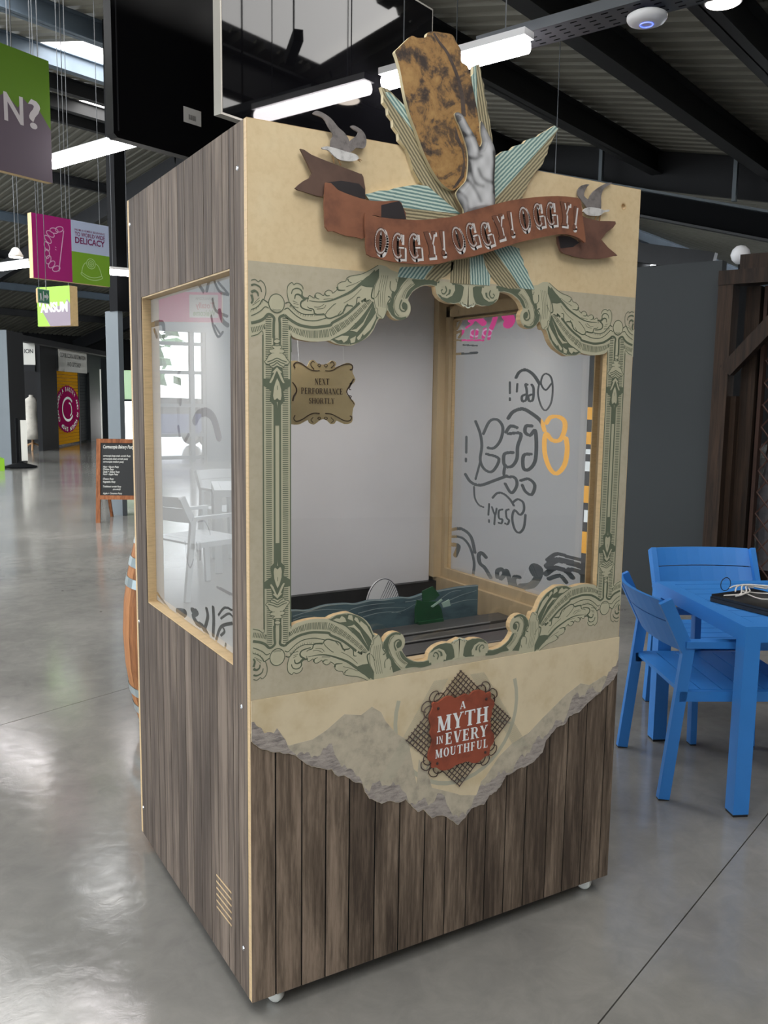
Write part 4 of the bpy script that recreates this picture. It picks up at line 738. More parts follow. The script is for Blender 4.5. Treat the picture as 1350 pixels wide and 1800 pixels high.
# ---- pasty and hand cut-outs
def pasty_mat():
    m, nt, b = newmat('pasty_print'); b.inputs['Roughness'].default_value = 0.5
    v = texco(nt)
    n1 = N(nt, 'ShaderNodeTexNoise', i_Scale=17.0, i_Detail=10.0, i_Roughness=0.66, i_Distortion=0.7); nt.links.new(v, n1.inputs['Vector'])
    n2 = N(nt, 'ShaderNodeTexNoise', i_Scale=55.0, i_Detail=6.0, i_Roughness=0.7); nt.links.new(v, n2.inputs['Vector'])
    ad = N(nt, 'ShaderNodeMath', operation='MULTIPLY_ADD'); ad.inputs[1].default_value = 0.42; nt.links.new(n2.outputs['Fac'], ad.inputs[0]); nt.links.new(n1.outputs['Fac'], ad.inputs[2])
    rp = ramp(nt, ad.outputs[0], [(0.58, srgb(58, 48, 44)), (0.66, srgb(98, 78, 58)), (0.73, srgb(148, 112, 68)), (0.90, srgb(172, 136, 86))])
    nt.links.new(rp.outputs[0], b.inputs['Base Color'])
    bn = N(nt, 'ShaderNodeBump', i_Strength=0.2, i_Distance=0.004); nt.links.new(n2.outputs['Fac'], bn.inputs['Height']); nt.links.new(bn.outputs['Normal'], b.inputs['Normal'])
pasty_mat()
plain('pasty_crust', (78, 66, 60), 0.6, var=0.35, scale=60, dark=(52, 44, 42))
P = catmull_closed(M(D['pasty']), 3)
pas = MB().poly(FF, P, 0.012, 0.0135).build('pasty_cutout', 'blade_edge', booth)
MB().poly(FF, P, 0, 0.0258).build('pasty_face', 'pasty_print', pas)
mb = MB(); mb.stroke(FF, M(D['pasty_seam']), 0.006, 0.014, 0.0262); mb.poly(FF, M(D['pasty_shade']), 0, 0.0262)
mb.build('crust_seam', 'pasty_crust', pas)
# the hand: printed in grey tones (tone stored per vertex)
Hp = catmull_closed(M(D['hand']), 3)
hand = MB().poly(FF, Hp, 0.005, 0.0262).build('hand_cutout', 'blade_edge', booth)
bmh = bmesh.new()
tri = tessellate_polygon([[Vector((p[0], p[1], 0)) for p in Hp]])
bv = [bmh.verts.new((p[0], 0, p[1])) for p in Hp]
for t in tri:
    try: bmh.faces.new([bv[i] for i in t])
    except ValueError: pass
for _ in range(6):
    es = [e for e in bmh.edges if e.calc_length() > 0.0045]
    if not es: break
    bmesh.ops.subdivide_edges(bmh, edges=es, cuts=1); bmesh.ops.triangulate(bmh, faces=bmh.faces[:])
me = bpy.data.meshes.new('hand_print'); 
def segd(p, a, b):
    dx, dy = b[0] - a[0], b[1] - a[1]; L2 = dx * dx + dy * dy or 1e-12
    t = max(0, min(1, ((p[0] - a[0]) * dx + (p[1] - a[1]) * dy) / L2)); return math.hypot(p[0] - a[0] - t * dx, p[1] - a[1] - t * dy)
crs = [catmull(M(c), 3) for c in D['hand_cr']]; nail = M(D['nail']); ncx, ncz = sum(p[0] for p in nail) / 5, sum(p[1] for p in nail) / 5
cols = []
for f in bmh.faces: f.normal_update()
for v in bmh.verts:
    p = (v.co.x, v.co.z)
    de = min(segd(p, Hp[i], Hp[(i + 1) % len(Hp)]) for i in range(len(Hp)))
    g_ = 0.07 + 0.46 * min(1, de / 0.017) ** 0.9 + 0.07 * math.sin(p[0] * 160) * math.sin(p[1] * 110)
    for c in crs:
        d = min(segd(p, c[i], c[i + 1]) for i in range(len(c) - 1)); g_ -= 0.26 * math.exp(-(d / 0.0055) ** 2)
    if math.hypot(p[0] - ncx, p[1] - ncz) < 0.008: g_ *= 0.5
    cols.append(max(0.025, min(0.6, g_)))
    v.co.y = -(0.0316 + 0.004 * min(1, de / 0.012))
bmh.to_mesh(me); bmh.free()
at = me.color_attributes.new('tone', 'FLOAT_COLOR', 'POINT')
for i, c in enumerate(cols): at.data[i].color = (c, c, c * 1.02, 1)
for p in me.polygons: p.use_smooth = True
m, nt, b = newmat('hand_print'); an = N(nt, 'ShaderNodeAttribute', attribute_name='tone'); nt.links.new(an.outputs['Color'], b.inputs['Base Color']); b.inputs['Roughness'].default_value = 0.5
me.materials.append(m); ho = bpy.data.objects.new('hand_print', me); COL.objects.link(ho); attach(ho, hand)
if me.polygons and me.polygons[0].normal.y > 0: me.flip_normals()

# ---- ribbon banner
ban = MB().poly(FF, catmull_closed(M(D['bmain']), 2), 0.006, 0.036).build('banner', 'rust_banner', booth)
for i, P in enumerate(D['band']):
    MB().poly(FF, catmull_closed(M(P), 2) if i in (0, 2) else M(P), 0.006 if i in (0, 2) else 0, (0.010, 0.0164, 0.024, 0.0304)[i]).build('banner_fold', ('brown_banner', 'dark_banner', 'rust_banner', 'dark_banner')[i], ban)
for i, P in enumerate(D['btail']):
    MB().poly(FF, catmull_closed(M(P), 2) if i == 0 else M(P), 0.006 if i == 0 else 0, (0.016, 0.0224)[i]).build('banner_tail', ('tail_banner', 'dark_banner')[i], ban)
mid = catmull(M(D['bmid']), 6)
def midang(x):
    for i in range(len(mid) - 1):
        if mid[i][0] <= x <= mid[i + 1][0]: return math.atan2(mid[i + 1][1] - mid[i][1], mid[i + 1][0] - mid[i][0])
    return 0.0
def western(mb, ch, c, ang, h, wscale, off, n0, ts, grow=0.0):
    w, P = glyph(ch, TS=ts, TH=0.10, SL=0.07, SH=0.09)
    ca, sa = math.cos(ang), math.sin(ang)
    for lay, poly in P:
        q = []
        pcx, pcz = sum(p[0] for p in poly) / 4, sum(p[1] for p in poly) / 4
        for a, b_ in poly:
            a += grow * (1 if a > pcx else -1); b_ += grow * (1 if b_ > pcz else -1)
            x, z = (a - w / 2) * h * wscale, (b_ - 0.5) * h
            q.append((c[0] + x * ca - z * sa + off[0], c[1] + x * sa + z * ca + off[1]))
        mb.add([O0 + X_ * p[0] + Z * p[1] - Y_ * (n0 + lay * 2e-5) for p in q], [(0, 1, 2, 3)])
for ch, c in D['blet']:
    ms, md, mt, mi = MB(), MB(), MB(), MB()
    c = (c[0] / 10000, c[1] / 10000); a = midang(c[0]); h = 0.060; k = 0.74
    western(ms, ch, c, a, h, k, (0.0044, -0.0042), 0.0424, 0.30, 0.040)
    western(md, ch, c, a, h, k, (0, 0), 0.0428, 0.30, 0.016)
    western(mt, ch, c, a, h, k, (0, 0), 0.0432, 0.28, 0.002)
    western(mi, ch, c, a, h * 0.98, k, (0, 0), 0.0436, 0.045, -0.012) if ch in 'OG' else None
    ms.build('letter_shadow', 'letter_shadow', ban); md.build('letter_outline', 'letter_dark', ban); mt.build('letter', 'letter_brown', ban)
    if mi.v: mi.build('letter_inline', 'letter_shadow', ban)
# ---- gulls
for key, n0 in (('gull', 0.0125), ('gull2', 0.0065)):
    Ps = [M(p) for p in D[key]]
    gb = MB().poly(FF, catmull_closed(Ps[2], 3), 0.004, n0 + 0.004).build('gull', 'gull_pale', booth)
    for j in (0, 1): MB().poly(FF, catmull_closed(Ps[j], 3), 0.004, n0 + 0.002 * j).build('wing', 'gull_grey', gb)
    MB().poly(FF, Ps[3], 0.001, n0 + 0.005).build('beak', 'gull_beak', gb)
    for j in (4, 5): MB().poly(FF, Ps[j], 0.001, n0 + 0.005).build('leg', 'gull_beak', gb)

# ---- plaque with rope-like flourish
Pq = catmull_closed(M(D['plaque']), 2)
plq = MB().poly(FF, Pq, 0.006, 0.0125).build('plaque', 'plaque_red', booth)
for s, pp in D['plq_text']:
    p0, p1, pt = M(pp); serif_text(('letter', 'letter_white', plq), FF, s, p0, p1, pt, n0=0.0190, gap=0.10 if s != 'MOUTHFUL' else 0.16, TS=0.20, TH=0.08, SL=0.07, SH=0.07)
for x, z in M(D['plq_screw']): MB().lathe([(0.0, 0.0), (0.004, 0.0005), (0.004, 0.002), (0.0, 0.003)], (x, -0.0185, z), 10, -Y_, cap=False).build('screw', 'flourish', plq)
tp, rt_, bt_, lt = M(D['plq_lat'])
def lat(a, b_): return (tp[0] + a * (rt_[0] - tp[0]) + b_ * (lt[0] - tp[0]), tp[1] + a * (rt_[1] - tp[1]) + b_ * (lt[1] - tp[1]))
mb = MB()
def rope(pts, r=0.0014, y=-0.0085): mb.tube([(p[0], y, p[1]) for p in pts], r, 5)
for (fa, fb) in ((0, 0), (0, 1), (1, 0), (1, 1)):
    A = lambda t: t if not fa else 1 - t
    B = lambda t: t if not fb else 1 - t
    for i in range(6):
        c = 0.012 + 0.050 * i; e = 0.36 - 0.012 * i
        for sw in (0, 1):
            G = (lambda t, s: lat(A(t), B(s))) if not sw else (lambda t, s: lat(A(s), B(t)))
            # strand along the edge, ending in a curl that swings outward
            k_ = (i % 3)
            tail = [(c - 0.004, e + 0.06), (c - 0.05 - 0.02 * k_, e + 0.13), (c - 0.11 - 0.02 * k_, e + 0.12), (c - 0.125 - 0.02 * k_, e + 0.05), (c - 0.085 - 0.01 * k_, e + 0.0), (c - 0.035, e + 0.02)] if i in (0, 2, 4) else [(c, e + 0.06), (c - 0.006, e + 0.13)]
            rope([G(*p) for p in catmull([(c, 0.0), (c, e * 0.5), (c, e)] + tail, 4)], y=-0.0078 if sw else -0.0098)
mb.build('rope_flourish', 'flourish', plq)

# ---- side panels: left one clad in boards, both with a glazed window
WY0, WY1, WZ0, WZ1 = 0.113, 0.876, 0.888, 1.855
wrect = [(WY0, WZ0), (WY1, WZ0), (WY1, WZ1), (WY0, WZ1)]
side_rect = [(0.0175, ZB), (BD - 0.0175, ZB), (BD - 0.0175, ZT), (0.0175, ZT)]
for left in (True, False):
    fr = (Vector((0.0022 if left else BW - 0.0022, 0, 0)), Y_, Z, -X_ if left else X_)
    sp_o = MB().poly(fr, side_rect, 0.018, -0.018, [wrect[::-1]]).build('side_panel', 'ply_inner', booth)
    MB().poly(fr, side_rect, 0, 0.0003, [wrect[::-1]]).build('board_backing', 'stage_black', sp_o)
    ys = [0.0175 + (BD - 0.035) * i / 14 for i in range(15)]
    ys = [y + (random.uniform(-0.008, 0.008) if 0 < i < 14 else 0) for i, y in enumerate(ys)]
    ys = sorted([y for y in ys if abs(y - WY0) > 0.02 and abs(y - WY1) > 0.02] + [WY0, WY1])
    for i in range(len(ys) - 1):
        a, b_ = ys[i] + 0.0016, ys[i + 1] - 0.0016
        spans = [(ZB, ZT)] if not (WY0 - 1e-4 <= ys[i] and ys[i + 1] <= WY1 + 1e-4) else [(ZB, WZ0), (WZ1, ZT)]
        for z0_, z1_ in spans:
            x0, x1 = (0.0, 0.0022) if left else (BW - 0.0022, BW)
            MB().bb((x0, a, z0_), (x1, b_, z1_)).build('plank', 'board_side', sp_o, loc=(x0, (a + b_) / 2, 0.7))
    # window liner, pane and frosted film
    x0, x1 = (0.0022, 0.040) if left else (BW - 0.040, BW - 0.0022)
    mb = MB(); t = 0.004
    for a, b_ in (((x0, WY0, WZ0), (x1, WY1, WZ0 + t)), ((x0, WY0, WZ1 - t), (x1, WY1, WZ1)), ((x0, WY0, WZ0), (x1, WY0 + t, WZ1)), ((x0, WY1 - t, WZ0), (x1, WY1, WZ1))): mb.bb(a, b_)
    mb.build('window_liner', 'ply_edge', booth)
    xp = 0.028 if left else BW - 0.028
    gp = MB().add([(xp, WY0 + t, WZ0 + t), (xp, WY1 - t, WZ0 + t), (xp, WY1 - t, WZ1 - t), (xp, WY0 + t, WZ1 - t)], [(0, 3, 2, 1) if left else (0, 1, 2, 3)]).build('window_pane', 'clear_glass', booth)
    # film with the script letters and corner flourishes cut clear: run-length rows
    S = []
    k9 = 0.0005 * 1.0
    for w, pts in D['film_l' if left else 'film_r']:
        wm = w / 3.649 * 0.0019 / 2 if not left else w / 5.0 * 0.0020 / 2
        pl_ = catmull(M(pts), 4) if len(pts) > 2 else M(pts)
        S.append((wm, pl_, min(p[1] for p in pl_) - wm, max(p[1] for p in pl_) + wm))
    fy0, fy1, fz0, fz1 = WY0 + t + (0.0 if left else 0.035), WY1 - t, WZ0 + t + 0.004, WZ1 - t - 0.004
    mb = MB(); dz = 0.0022; z = fz0; dxs = 0.6 if not left else 0.6
    while z < fz1 - 1e-6:
        zc = z + dz / 2; cuts = []
        for wm, pl_, z0_, z1_ in S:
            if not (z0_ <= zc <= z1_): continue
            for i in range(len(pl_) - 1):
                a, b_ = pl_[i], pl_[i + 1]
                if zc < min(a[1], b_[1]) - wm or zc > max(a[1], b_[1]) + wm: continue
                # sample the capsule at this height
                n_ = max(2, int(math.hypot(a[0] - b_[0], a[1] - b_[1]) / 0.0015) + 1); lo, hi = 9, -9
                for k in range(n_ + 1):
                    px_, pz_ = a[0] + (b_[0] - a[0]) * k / n_, a[1] + (b_[1] - a[1]) * k / n_
                    h2 = wm * wm - (pz_ - zc) ** 2
                    if h2 > 0: h = math.sqrt(h2) * 1.9; lo = min(lo, px_ - h); hi = max(hi, px_ + h)
                if hi > lo: cuts.append((max(lo, fy0), min(hi, fy1)))
        cuts.sort(); y = fy0
        xf = xp + 0.0012
        for lo, hi in cuts + [(fy1, fy1)]:
            if lo > y + 1e-5: mb.add([(xf, y, z), (xf, lo, z), (xf, lo, z + dz), (xf, y, z + dz)], [(0, 1, 2, 3)])
            y = max(y, hi)
        z += dz
    mb.build('frosted_film', 'frosted_film', gp)
    # side screws
    for y_, z_ in ((0.055, 2.07), (0.055, 0.80), (0.055, 0.16), (0.985, 2.09), (0.985, 0.80), (0.985, 0.14)):
        xx = 0.0 if left else BW
        MB().lathe([(0.0, 0.0025), (0.004, 0.002), (0.0062, 0.0)], (xx, y_, z_), 10, -X_ if left else X_, cap=False).build('screw', 'screw', sp_o)
    if left:
        for i in range(6):
            z_ = 0.262 - 0.0185 * i
            MB().bar((-0.0006, 0.250, z_ ), (-0.0006, 0.137, z_ + 0.006), 0.0008, 0.0042).build('vent_slot', 'ply_edge', sp_o)
# back, top, base
bpn = MB().bb((0.0, BD - 0.0175, ZB), (BW, BD, ZT)).build('back_panel', 'ply_edge', booth)
MB().bb((0.021, 0.018, 1.985), (BW - 0.021, BD - 0.018, 2.003)).build('ceiling_panel', 'ply_inner', booth)
MB().bb((0.021, 0.018, ZB + 0.006), (BW - 0.021, BD - 0.018, ZB + 0.022)).build('base_panel', 'ply_inner', booth)
# stage interior
MB().bb((0.022, 0.93, 0.845), (1.128, 0.942, 1.984)).build('backdrop', 'backdrop_white', booth)
MB().bb((0.022, 0.905, 0.775), (1.17, 0.945, 0.845)).build('skirting_strip', 'stage_black', booth)
stage = MB().bb((0.022, 0.020, 0.758), (BW - 0.022, 0.94, 0.770)).build('stage_floor', 'stage_black', booth)
plain('slat_grey', (70, 69, 69), 0.4, var=0.3, scale=10, stretch=(1, 8, 1))
plain('slat_edge', (150, 150, 150), 0.5)
for i in range(7):
    y0 = 0.06 + 0.066 * i; z1 = 0.806 + 0.004 * (i % 3)
    s_ = MB().bb((0.03, y0, 0.770), (BW - 0.075 - 0.02 * (i % 2), y0 + 0.050, z1)).build('stage_slat', 'slat_grey', stage)
    MB().bb((0.45 + 0.09 * (i % 3), y0 - 0.002, z1 - 0.003), (BW - 0.10 - 0.05 * (i % 3), y0, z1 + 0.001)).build('slat_lip', 'slat_edge', s_)
MB().bb((BW - 0.072, 0.02, 0.770), (BW - 0.0215, 0.93, 0.862)).build('ledge_batten', 'ply_inner', booth)
MB().bb((BW - 0.056, 0.02, 0.862), (BW - 0.0405, 0.93, 0.900)).build('window_batten', 'ply_inner', booth)
MB().bb((0.0215, 0.02, 0.770), (0.070, 0.93, 0.862)).build('ledge_batten', 'ply_inner', booth)
MB().bb((1.13, 0.90, 0.862), (BW - 0.0215, 0.945, 1.984)).build('corner_post', 'ply_inner', booth)
MB().bb((BW - 0.056, 0.876, 0.90), (BW - 0.0405, 0.90, 1.90)).build('window_batten', 'ply_inner', booth)
MB().bb((BW - 0.056, 0.02, 1.862), (BW - 0.0405, 0.90, 1.90)).build('window_batten', 'ply_inner', booth)
lb = MB().bb((0.022, 0.20, 1.945), (BW - 0.022, 0.25, 1.984)).build('light_bar', 'stage_black', booth)
for x in (0.22, 0.60, 0.98):
    MB().lathe([(0.020, 0.0), (0.032, 0.0), (0.036, 0.05), (0.030, 0.055)], (x, 0.225, 1.895), 16, (0, -0.5, 0.87)).build('stage_spot', 'stage_black', lb)
    la = bpy.data.lights.new('stage_spot_lamp', 'SPOT'); la.energy = 9.0; la.spot_size = 2.1; la.spot_blend = 1.0; la.shadow_soft_size = 0.06; la.color = (1.0, 0.95, 0.90)
    lo = bpy.data.objects.new('stage_spot_lamp', la); COL.objects.link(lo); lo.location = (x, 0.25, 1.875)
    lo.rotation_euler = Vector((0.0, 0.50, -0.85)).to_track_quat('-Z', 'Y').to_euler(); attach(lo, lb)
MB().bb((0.022, 0.018, 0.770), (BW - 0.022, 0.045, 0.862)).build('front_batten', 'ply_inner', booth)
MB().add([(0.03, 0.050, 0.90), (BW - 0.03, 0.050, 0.90), (BW - 0.03, 0.050, 1.84), (0.03, 0.050, 1.84)], [(0, 1, 2, 3)]).build('front_glass', 'clear_glass', booth)
# castors
for x, y in ((0.078, 0.034), (BW - 0.066, 0.034), (0.078, BD - 0.04), (BW - 0.066, BD - 0.04)):
    c = MB().lathe([(0.006, -0.013), (0.019, -0.013), (0.0235, -0.009), (0.0245, 0), (0.0235, 0.009), (0.019, 0.013), (0.006, 0.013)], (x, y, 0.0245), 20, (0.85, 0.52, 0)).build('castor_wheel', 'caster_white', booth, smooth=True)
    MB().bb((x - 0.016, y - 0.016, 0.046), (x + 0.016, y + 0.016, 0.052)).build('castor_plate', 'zinc', c)

# ---- things standing or hanging inside the booth
wv = M(D['wave']); XE = wv[-1][0]
FW = lambda y: (Vector((0, y, 0)), X_, Z, -Y_)
plain('wave_teal', (74, 98, 106), 0.45, var=0.4, scale=10, stretch=(1, 1, 3), dark=(50, 70, 80))
plain('wave_line', (150, 164, 164), 0.5)
wave = MB().poly(FW(0.566), [(0.085, 0.7704), (XE, 0.7704)] + [(max(x, 0.085), z) for x, z in catmull(wv, 4)][::-1], 0.012, 0).build('wave_board', 'wave_teal')
tag(wave, 'painted blue-green board of sea waves standing on the booth stage', 'prop')
mb = MB(); mb.stroke(FW(0.566), [(max(x, 0.09), z - 0.0015) for x, z in wv], 0.003, None, 0.0126)
for P in D['wave_ln']: mb.stroke(FW(0.566), M(P), 0.0026, 0.001, 0.0126)
mb.build('wave_crest', 'wave_line', wave)
plain('dome_white', (214, 214, 216), 0.5); plain('dome_ink', (48, 50, 66), 0.5)
dc, dr = 0.832, 0.072
dome = MB().poly(FW(0.79), [(dc + dr * math.cos(math.radians(a)), 0.7704 + 0.135 * (math.sin(math.radians(a)) ** 0.8 if a not in (0, 180) else 0)) for a in range(0, 181, 9)], 0.010, 0).build('striped_dome', 'dome_white')
tag(dome, 'small white dome cut-out with dark engraved stripes behind the waves', 'prop')
mb = MB()
for k in range(9):
    a = math.radians(72 - 6.5 * k); b2 = math.radians(15 + 4 * k)
    x1, z1 = dc + dr * .97 * math.cos(a), 0.7704 + 0.130 * math.sin(a) ** 0.8
    mb.stroke(FW(0.79), [(dc - 0.03 + 0.010 * k, 0.80 + 0.0 * k), (x1, z1)], 0.0008, 0.003, 0.0104)
mb.stroke(FW(0.79), [(dc + dr * math.cos(math.radians(a)), 0.7704 + 0.135 * math.sin(math.radians(a)) ** 0.8) for a in range(6, 175, 8)], 0.0028, None, 0.0105, smooth=False)
mb.build('engraved_stripes', 'dome_ink', dome)
plain('shard_green', (22, 74, 44), 0.35, var=0.2, scale=20); plain('shard_pale', (150, 176, 164), 0.4)
shard = empty('rock_cutout', (0.84, 0.50, 0.7704))
tag(shard, 'dark green jagged rock cut-out leaning in front of the wave board', 'prop')
for i, P in enumerate(D['green']):
    P = M(P)
    if i == 1: P = [(x, max(z, 0.80)) for x, z in P[:-2]] + [(0.905, 0.7704 + 0.04), (0.79, 0.7704 + 0.04)]
    MB().poly(FW(0.51 - 0.006 * i), P, 0.004, 0).build('rock_facet', 'shard_green' if i < 2 else 'shard_pale', shard)
MB().bb((0.80, 0.490, 0.806), (0.90, 0.522, 0.815)).build('rock_foot', 'shard_green', shard)
plain('card_tan', (176, 158, 118), 0.6, var=0.12, scale=14); plain('card_ink', (66, 50, 36), 0.6)
CF = (Vector((0, 0.30, 0)), X_, Z, -Y_)
card = MB().poly(CF, catmull_closed(M(D['card']), 2), 0.003, 0).build('notice_card', 'card_tan')
tag(card, 'tan scroll-edged card reading NEXT PERFORMANCE SHORTLY hung inside booth', 'sign')
for s, pp in D['card_text']:
    p0, p1, pt = M(pp); serif_text(('letter', 'card_ink', card), CF, s, p0, p1, pt, n0=0.0036, gap=0.07, TS=0.20, TH=0.07, SL=0.06, SH=0.045)
mb = MB()
for w0, w1, P in D['card_ink']: mb.stroke(CF, M(P), w0 / 10000, w1 / 10000, 0.0036)
mb.build('scroll_print', 'card_ink', card)
mb = MB(); mb.tube([(0.27, 0.302, 1.64), (0.27, 0.345, 1.93)], 0.0003, 4); mb.tube([(0.41, 0.302, 1.64), (0.41, 0.345, 1.93)], 0.0003, 4); mb.build('hanging_thread', 'letter_white', card)
# ================================================================ hall fittings
# gable: opening under the black beam on the right (the hall goes on behind it)
# ---- hung screens
def frame(o, ex, ez=Z):
    ex = Vector(ex).normalized(); en = ex.cross(Vector(ez)); return (Vector(o), ex, Vector(ez), en)
m, nt, b = newmat('screen_glass'); b.inputs['Base Color'].default_value = (0.004, 0.004, 0.005, 1); b.inputs['Roughness'].default_value = 0.03; b.inputs['Specular IOR Level'].default_value = 0.42
plain('tv_black', (10, 10, 12), 0.35, spec=0.2)
plain('tv_sticker', (196, 196, 194), 0.5); plain('tv_barcode', (40, 40, 42), 0.6)
TF = frame((0.541, 1.621, 2.677), (1.344, 0.512, 0))
TWd, THt = 1.438, 0.868
tv = empty('hanging_screen', TF[0] + TF[1] * (TWd / 2))
tag(tv, 'black glossy hanging screen with slim silver frame reflecting the roof', 'screen')
MB().poly(TF, [(0.009, 0.009), (TWd - 0.009, 0.009), (TWd - 0.009, THt - 0.009), (0.009, THt - 0.009)], 0.030, -0.027).build('screen_panel', 'screen_glass', tv)
MB().poly(TF, [(0, 0), (TWd, 0), (TWd, THt), (0, THt)], 0.042, -0.04, [[(0.010, 0.010), (0.010, THt - 0.010), (TWd - 0.010, THt - 0.010), (TWd - 0.010, 0.010)]]).build('silver_frame', 'silver', tv)
MB().poly(TF, [(0.1, 0.1), (TWd - 0.1, 0.1), (TWd - 0.1, THt - 0.1), (0.1, THt - 0.1)], 0.04, -0.085).build('rear_cover', 'tv_black', tv)
mb = MB()
c0 = TF[0] + TF[1] * (TWd / 2) - TF[3] * 0.11
mb.tube([c0 + Z * 0.4, (c0.x, c0.y, roof_z(c0.dot(V)) - 0.02)], 0.025, 10); mb.build('hanging_pole', 'steel_black', tv)
T2 = frame((0.257, 2.19, 2.68), U)
tv2 = empty('hanging_screen', T2[0] + T2[1] * (TWd / 2))
tag(tv2, 'back of a second black hanging screen with a white barcode sticker', 'screen')
MB().poly(T2, [(0, 0.015), (0.02, 0), (TWd - .02, 0), (TWd, 0.015), (TWd, THt), (0, THt)], 0.055, -0.055).build('rear_cover', 'tv_black', tv2)
MB().poly(T2, [(0.01, 0.01), (TWd - .01, 0.01), (TWd - .01, THt - 0.01), (0.01, THt - 0.01)], 0.012, -0.068).build('screen_panel', 'screen_glass', tv2)
MB().poly(T2, [(0.022, 0.03), (0.028, 0.03), (0.028, THt - .02), (0.022, THt - .02)], 0.002, 0.0).build('edge_groove', 'steel_dark', tv2)
st = MB().poly(T2, [(0.385, 0.155), (0.490, 0.155), (0.490, 0.225), (0.385, 0.225)], 0.0008, 0.0002).build('barcode_sticker', 'tv_sticker', tv2)
mb = MB()
for i in range(9): mb.poly(T2, [(0.415 + 0.005 * i, 0.172), (0.4175 + 0.005 * i + 0.001 * (i % 2), 0.172), (0.4175 + 0.005 * i, 0.195), (0.415 + 0.005 * i, 0.195)], 0, 0.0014)
mb.build('barcode', 'tv_barcode', st)
mb = MB()
c0 = T2[0] + T2[1] * (TWd / 2) - T2[3] * 0.09
mb.tube([c0 + Z * 0.4, (c0.x, c0.y, roof_z(c0.dot(V)) - 0.02)], 0.025, 10); mb.build('hanging_pole', 'steel_black', tv2)

# ---- battens
def batten(a, b_, label, w=0.055, hang=True):
    a, b_ = Vector(a), Vector(b_)
    e = empty('light_batten', (a + b_) / 2); tag(e, label, 'light', 'linear lights of the hall')
    d = (b_ - a).normalized()
    MB().bar(a + Z * 0.045, b_ + Z * 0.045, w * 1.15, 0.03).build('housing', 'white_plastic', e)
    MB().tube([a + d * 0.01 , b_ - d * 0.01], w * 0.5, 12).build('tube', 'led_tube', e)
    if hang:
        for t in (0.15, 0.85):
            p = a.lerp(b_, t); MB().tube([p + Z * 0.05, (p.x, p.y, roof_z(p.dot(V)) - 0.02)], 0.003, 5).build('suspension_wire', 'rope_grey', e)
    return e
nT = TF[3]
A = Vector((1.756, 1.189, 3.05))
batten(A, A - nT * 0.79, 'bright linear light hanging above the booth in front of the screen', 0.07)
batten((0.449, 4.641, 3.1), (0.80, 3.70, 3.1), 'bright linear light beside the green and grey hanging sign', 0.06)
batten((0.40, 10.35, 3.0), (0.985, 8.985, 3.0), 'linear light glowing left of the magenta DELICACY sign', 0.06)
batten((1.885, 9.08, 3.0), (2.139, 9.072, 3.0), 'short linear light in front of the black steel column', 0.07)
# dish lamp and round lamp
def round_lamp(p, r, label, wire=True):
    p = Vector(p); e = empty('round_lamp', p); tag(e, label, 'light')
    MB().lathe([(r * 0.25, 0.10), (r * 0.5, 0.085), (r, 0.02), (r, 0.0), (r * 0.92, 0.0)], p, 24).build('lamp_shade', 'white_plastic', e, smooth=True)
    MB().lathe([(r * 0.9, -0.004), (r * 0.9, 0.004)], p, 24).build('lamp_glow', 'lamp_warm', e)
    if wire: MB().tube([p + Z * 0.1, (p.x, p.y, roof_z(p.dot(V)) - 0.02)], 0.004, 5).build('lamp_cord', 'rope_grey', e)
round_lamp((0.759, 8.511, 3.0), 0.075, 'small round pendant lamp at the far left above the linear light')
round_lamp((3.02, 1.245, 3.52), 0.09, 'round ceiling lamp at the top right corner')
# cable tray with wireless access point
tray = empty('cable_tray', (2.1, 0.8, 3.12)); tag(tray, 'perforated grey cable tray running under the roof', 'tray')
ta, tb = Vector((1.80, 1.55, 3.14)), Vector((2.42, -0.10, 3.14)); td = (tb - ta).normalized(); ts = td.cross(Z).normalized()
MB().bar(ta, tb, 0.17, 0.004).build('tray_bed', 'rope_grey', tray)
for s in (-1, 1): MB().bar(ta + ts * 0.085 * s + Z * 0.02, tb + ts * 0.085 * s + Z * 0.02, 0.004, 0.044).build('tray_rim', 'rope_grey', tray)
mb = MB()
for i in range(24):
    for j in range(4):
        c = ta + td * (0.05 + 0.07 * i) + ts * (-0.06 + 0.04 * j) - Z * 0.0025; mb.box(c, (0.03, 0.008, 0.001), (td, ts, Z))
mb.build('tray_slots', 'steel_black', tray)['kind'] = 'stuff'
for t in (0.35, 0.8):
    p = ta.lerp(tb, t); MB().tube([p, (p.x, p.y, roof_z(p.dot(V)) - 0.02)], 0.006, 6).build('tray_hanger', 'steel_black', tray)
p = Vector((2.075, 0.835, 3.10))
apo = MB().lathe([(0.0, -0.022), (0.05, -0.02), (0.072, -0.012), (0.080, 0.0), (0.080, 0.012), (0.07, 0.018)], p, 32, cap=False).build('access_point', 'white_plastic', smooth=True)
tag(apo, 'white round wireless access point with blue ring under the tray', 'router')
emit('ring_blue', (60, 90, 255), 3.0)
MB().tube([p + Vector((0.026 * math.cos(a / 16 * 2 * math.pi), 0.026 * math.sin(a / 16 * 2 * math.pi), -0.0225)) for a in range(16)], 0.002, 5, closed=True).build('blue_ring', 'ring_blue', apo)
trk = MB().bar((1.60, 1.50, 3.38), (1.80, 1.36, 3.34), 0.05, 0.06).build('track_fitting', 'steel_dark')
tag(trk, 'dark grey metal track fitting near the top beside the cable tray', 'fitting')
MB().tube([(1.70, 1.43, 3.38), (1.70, 1.43, roof_z(Vector((1.7, 1.43, 0)).dot(V)) - 0.02)], 0.005, 6).build('fitting_hanger', 'steel_black', trk)

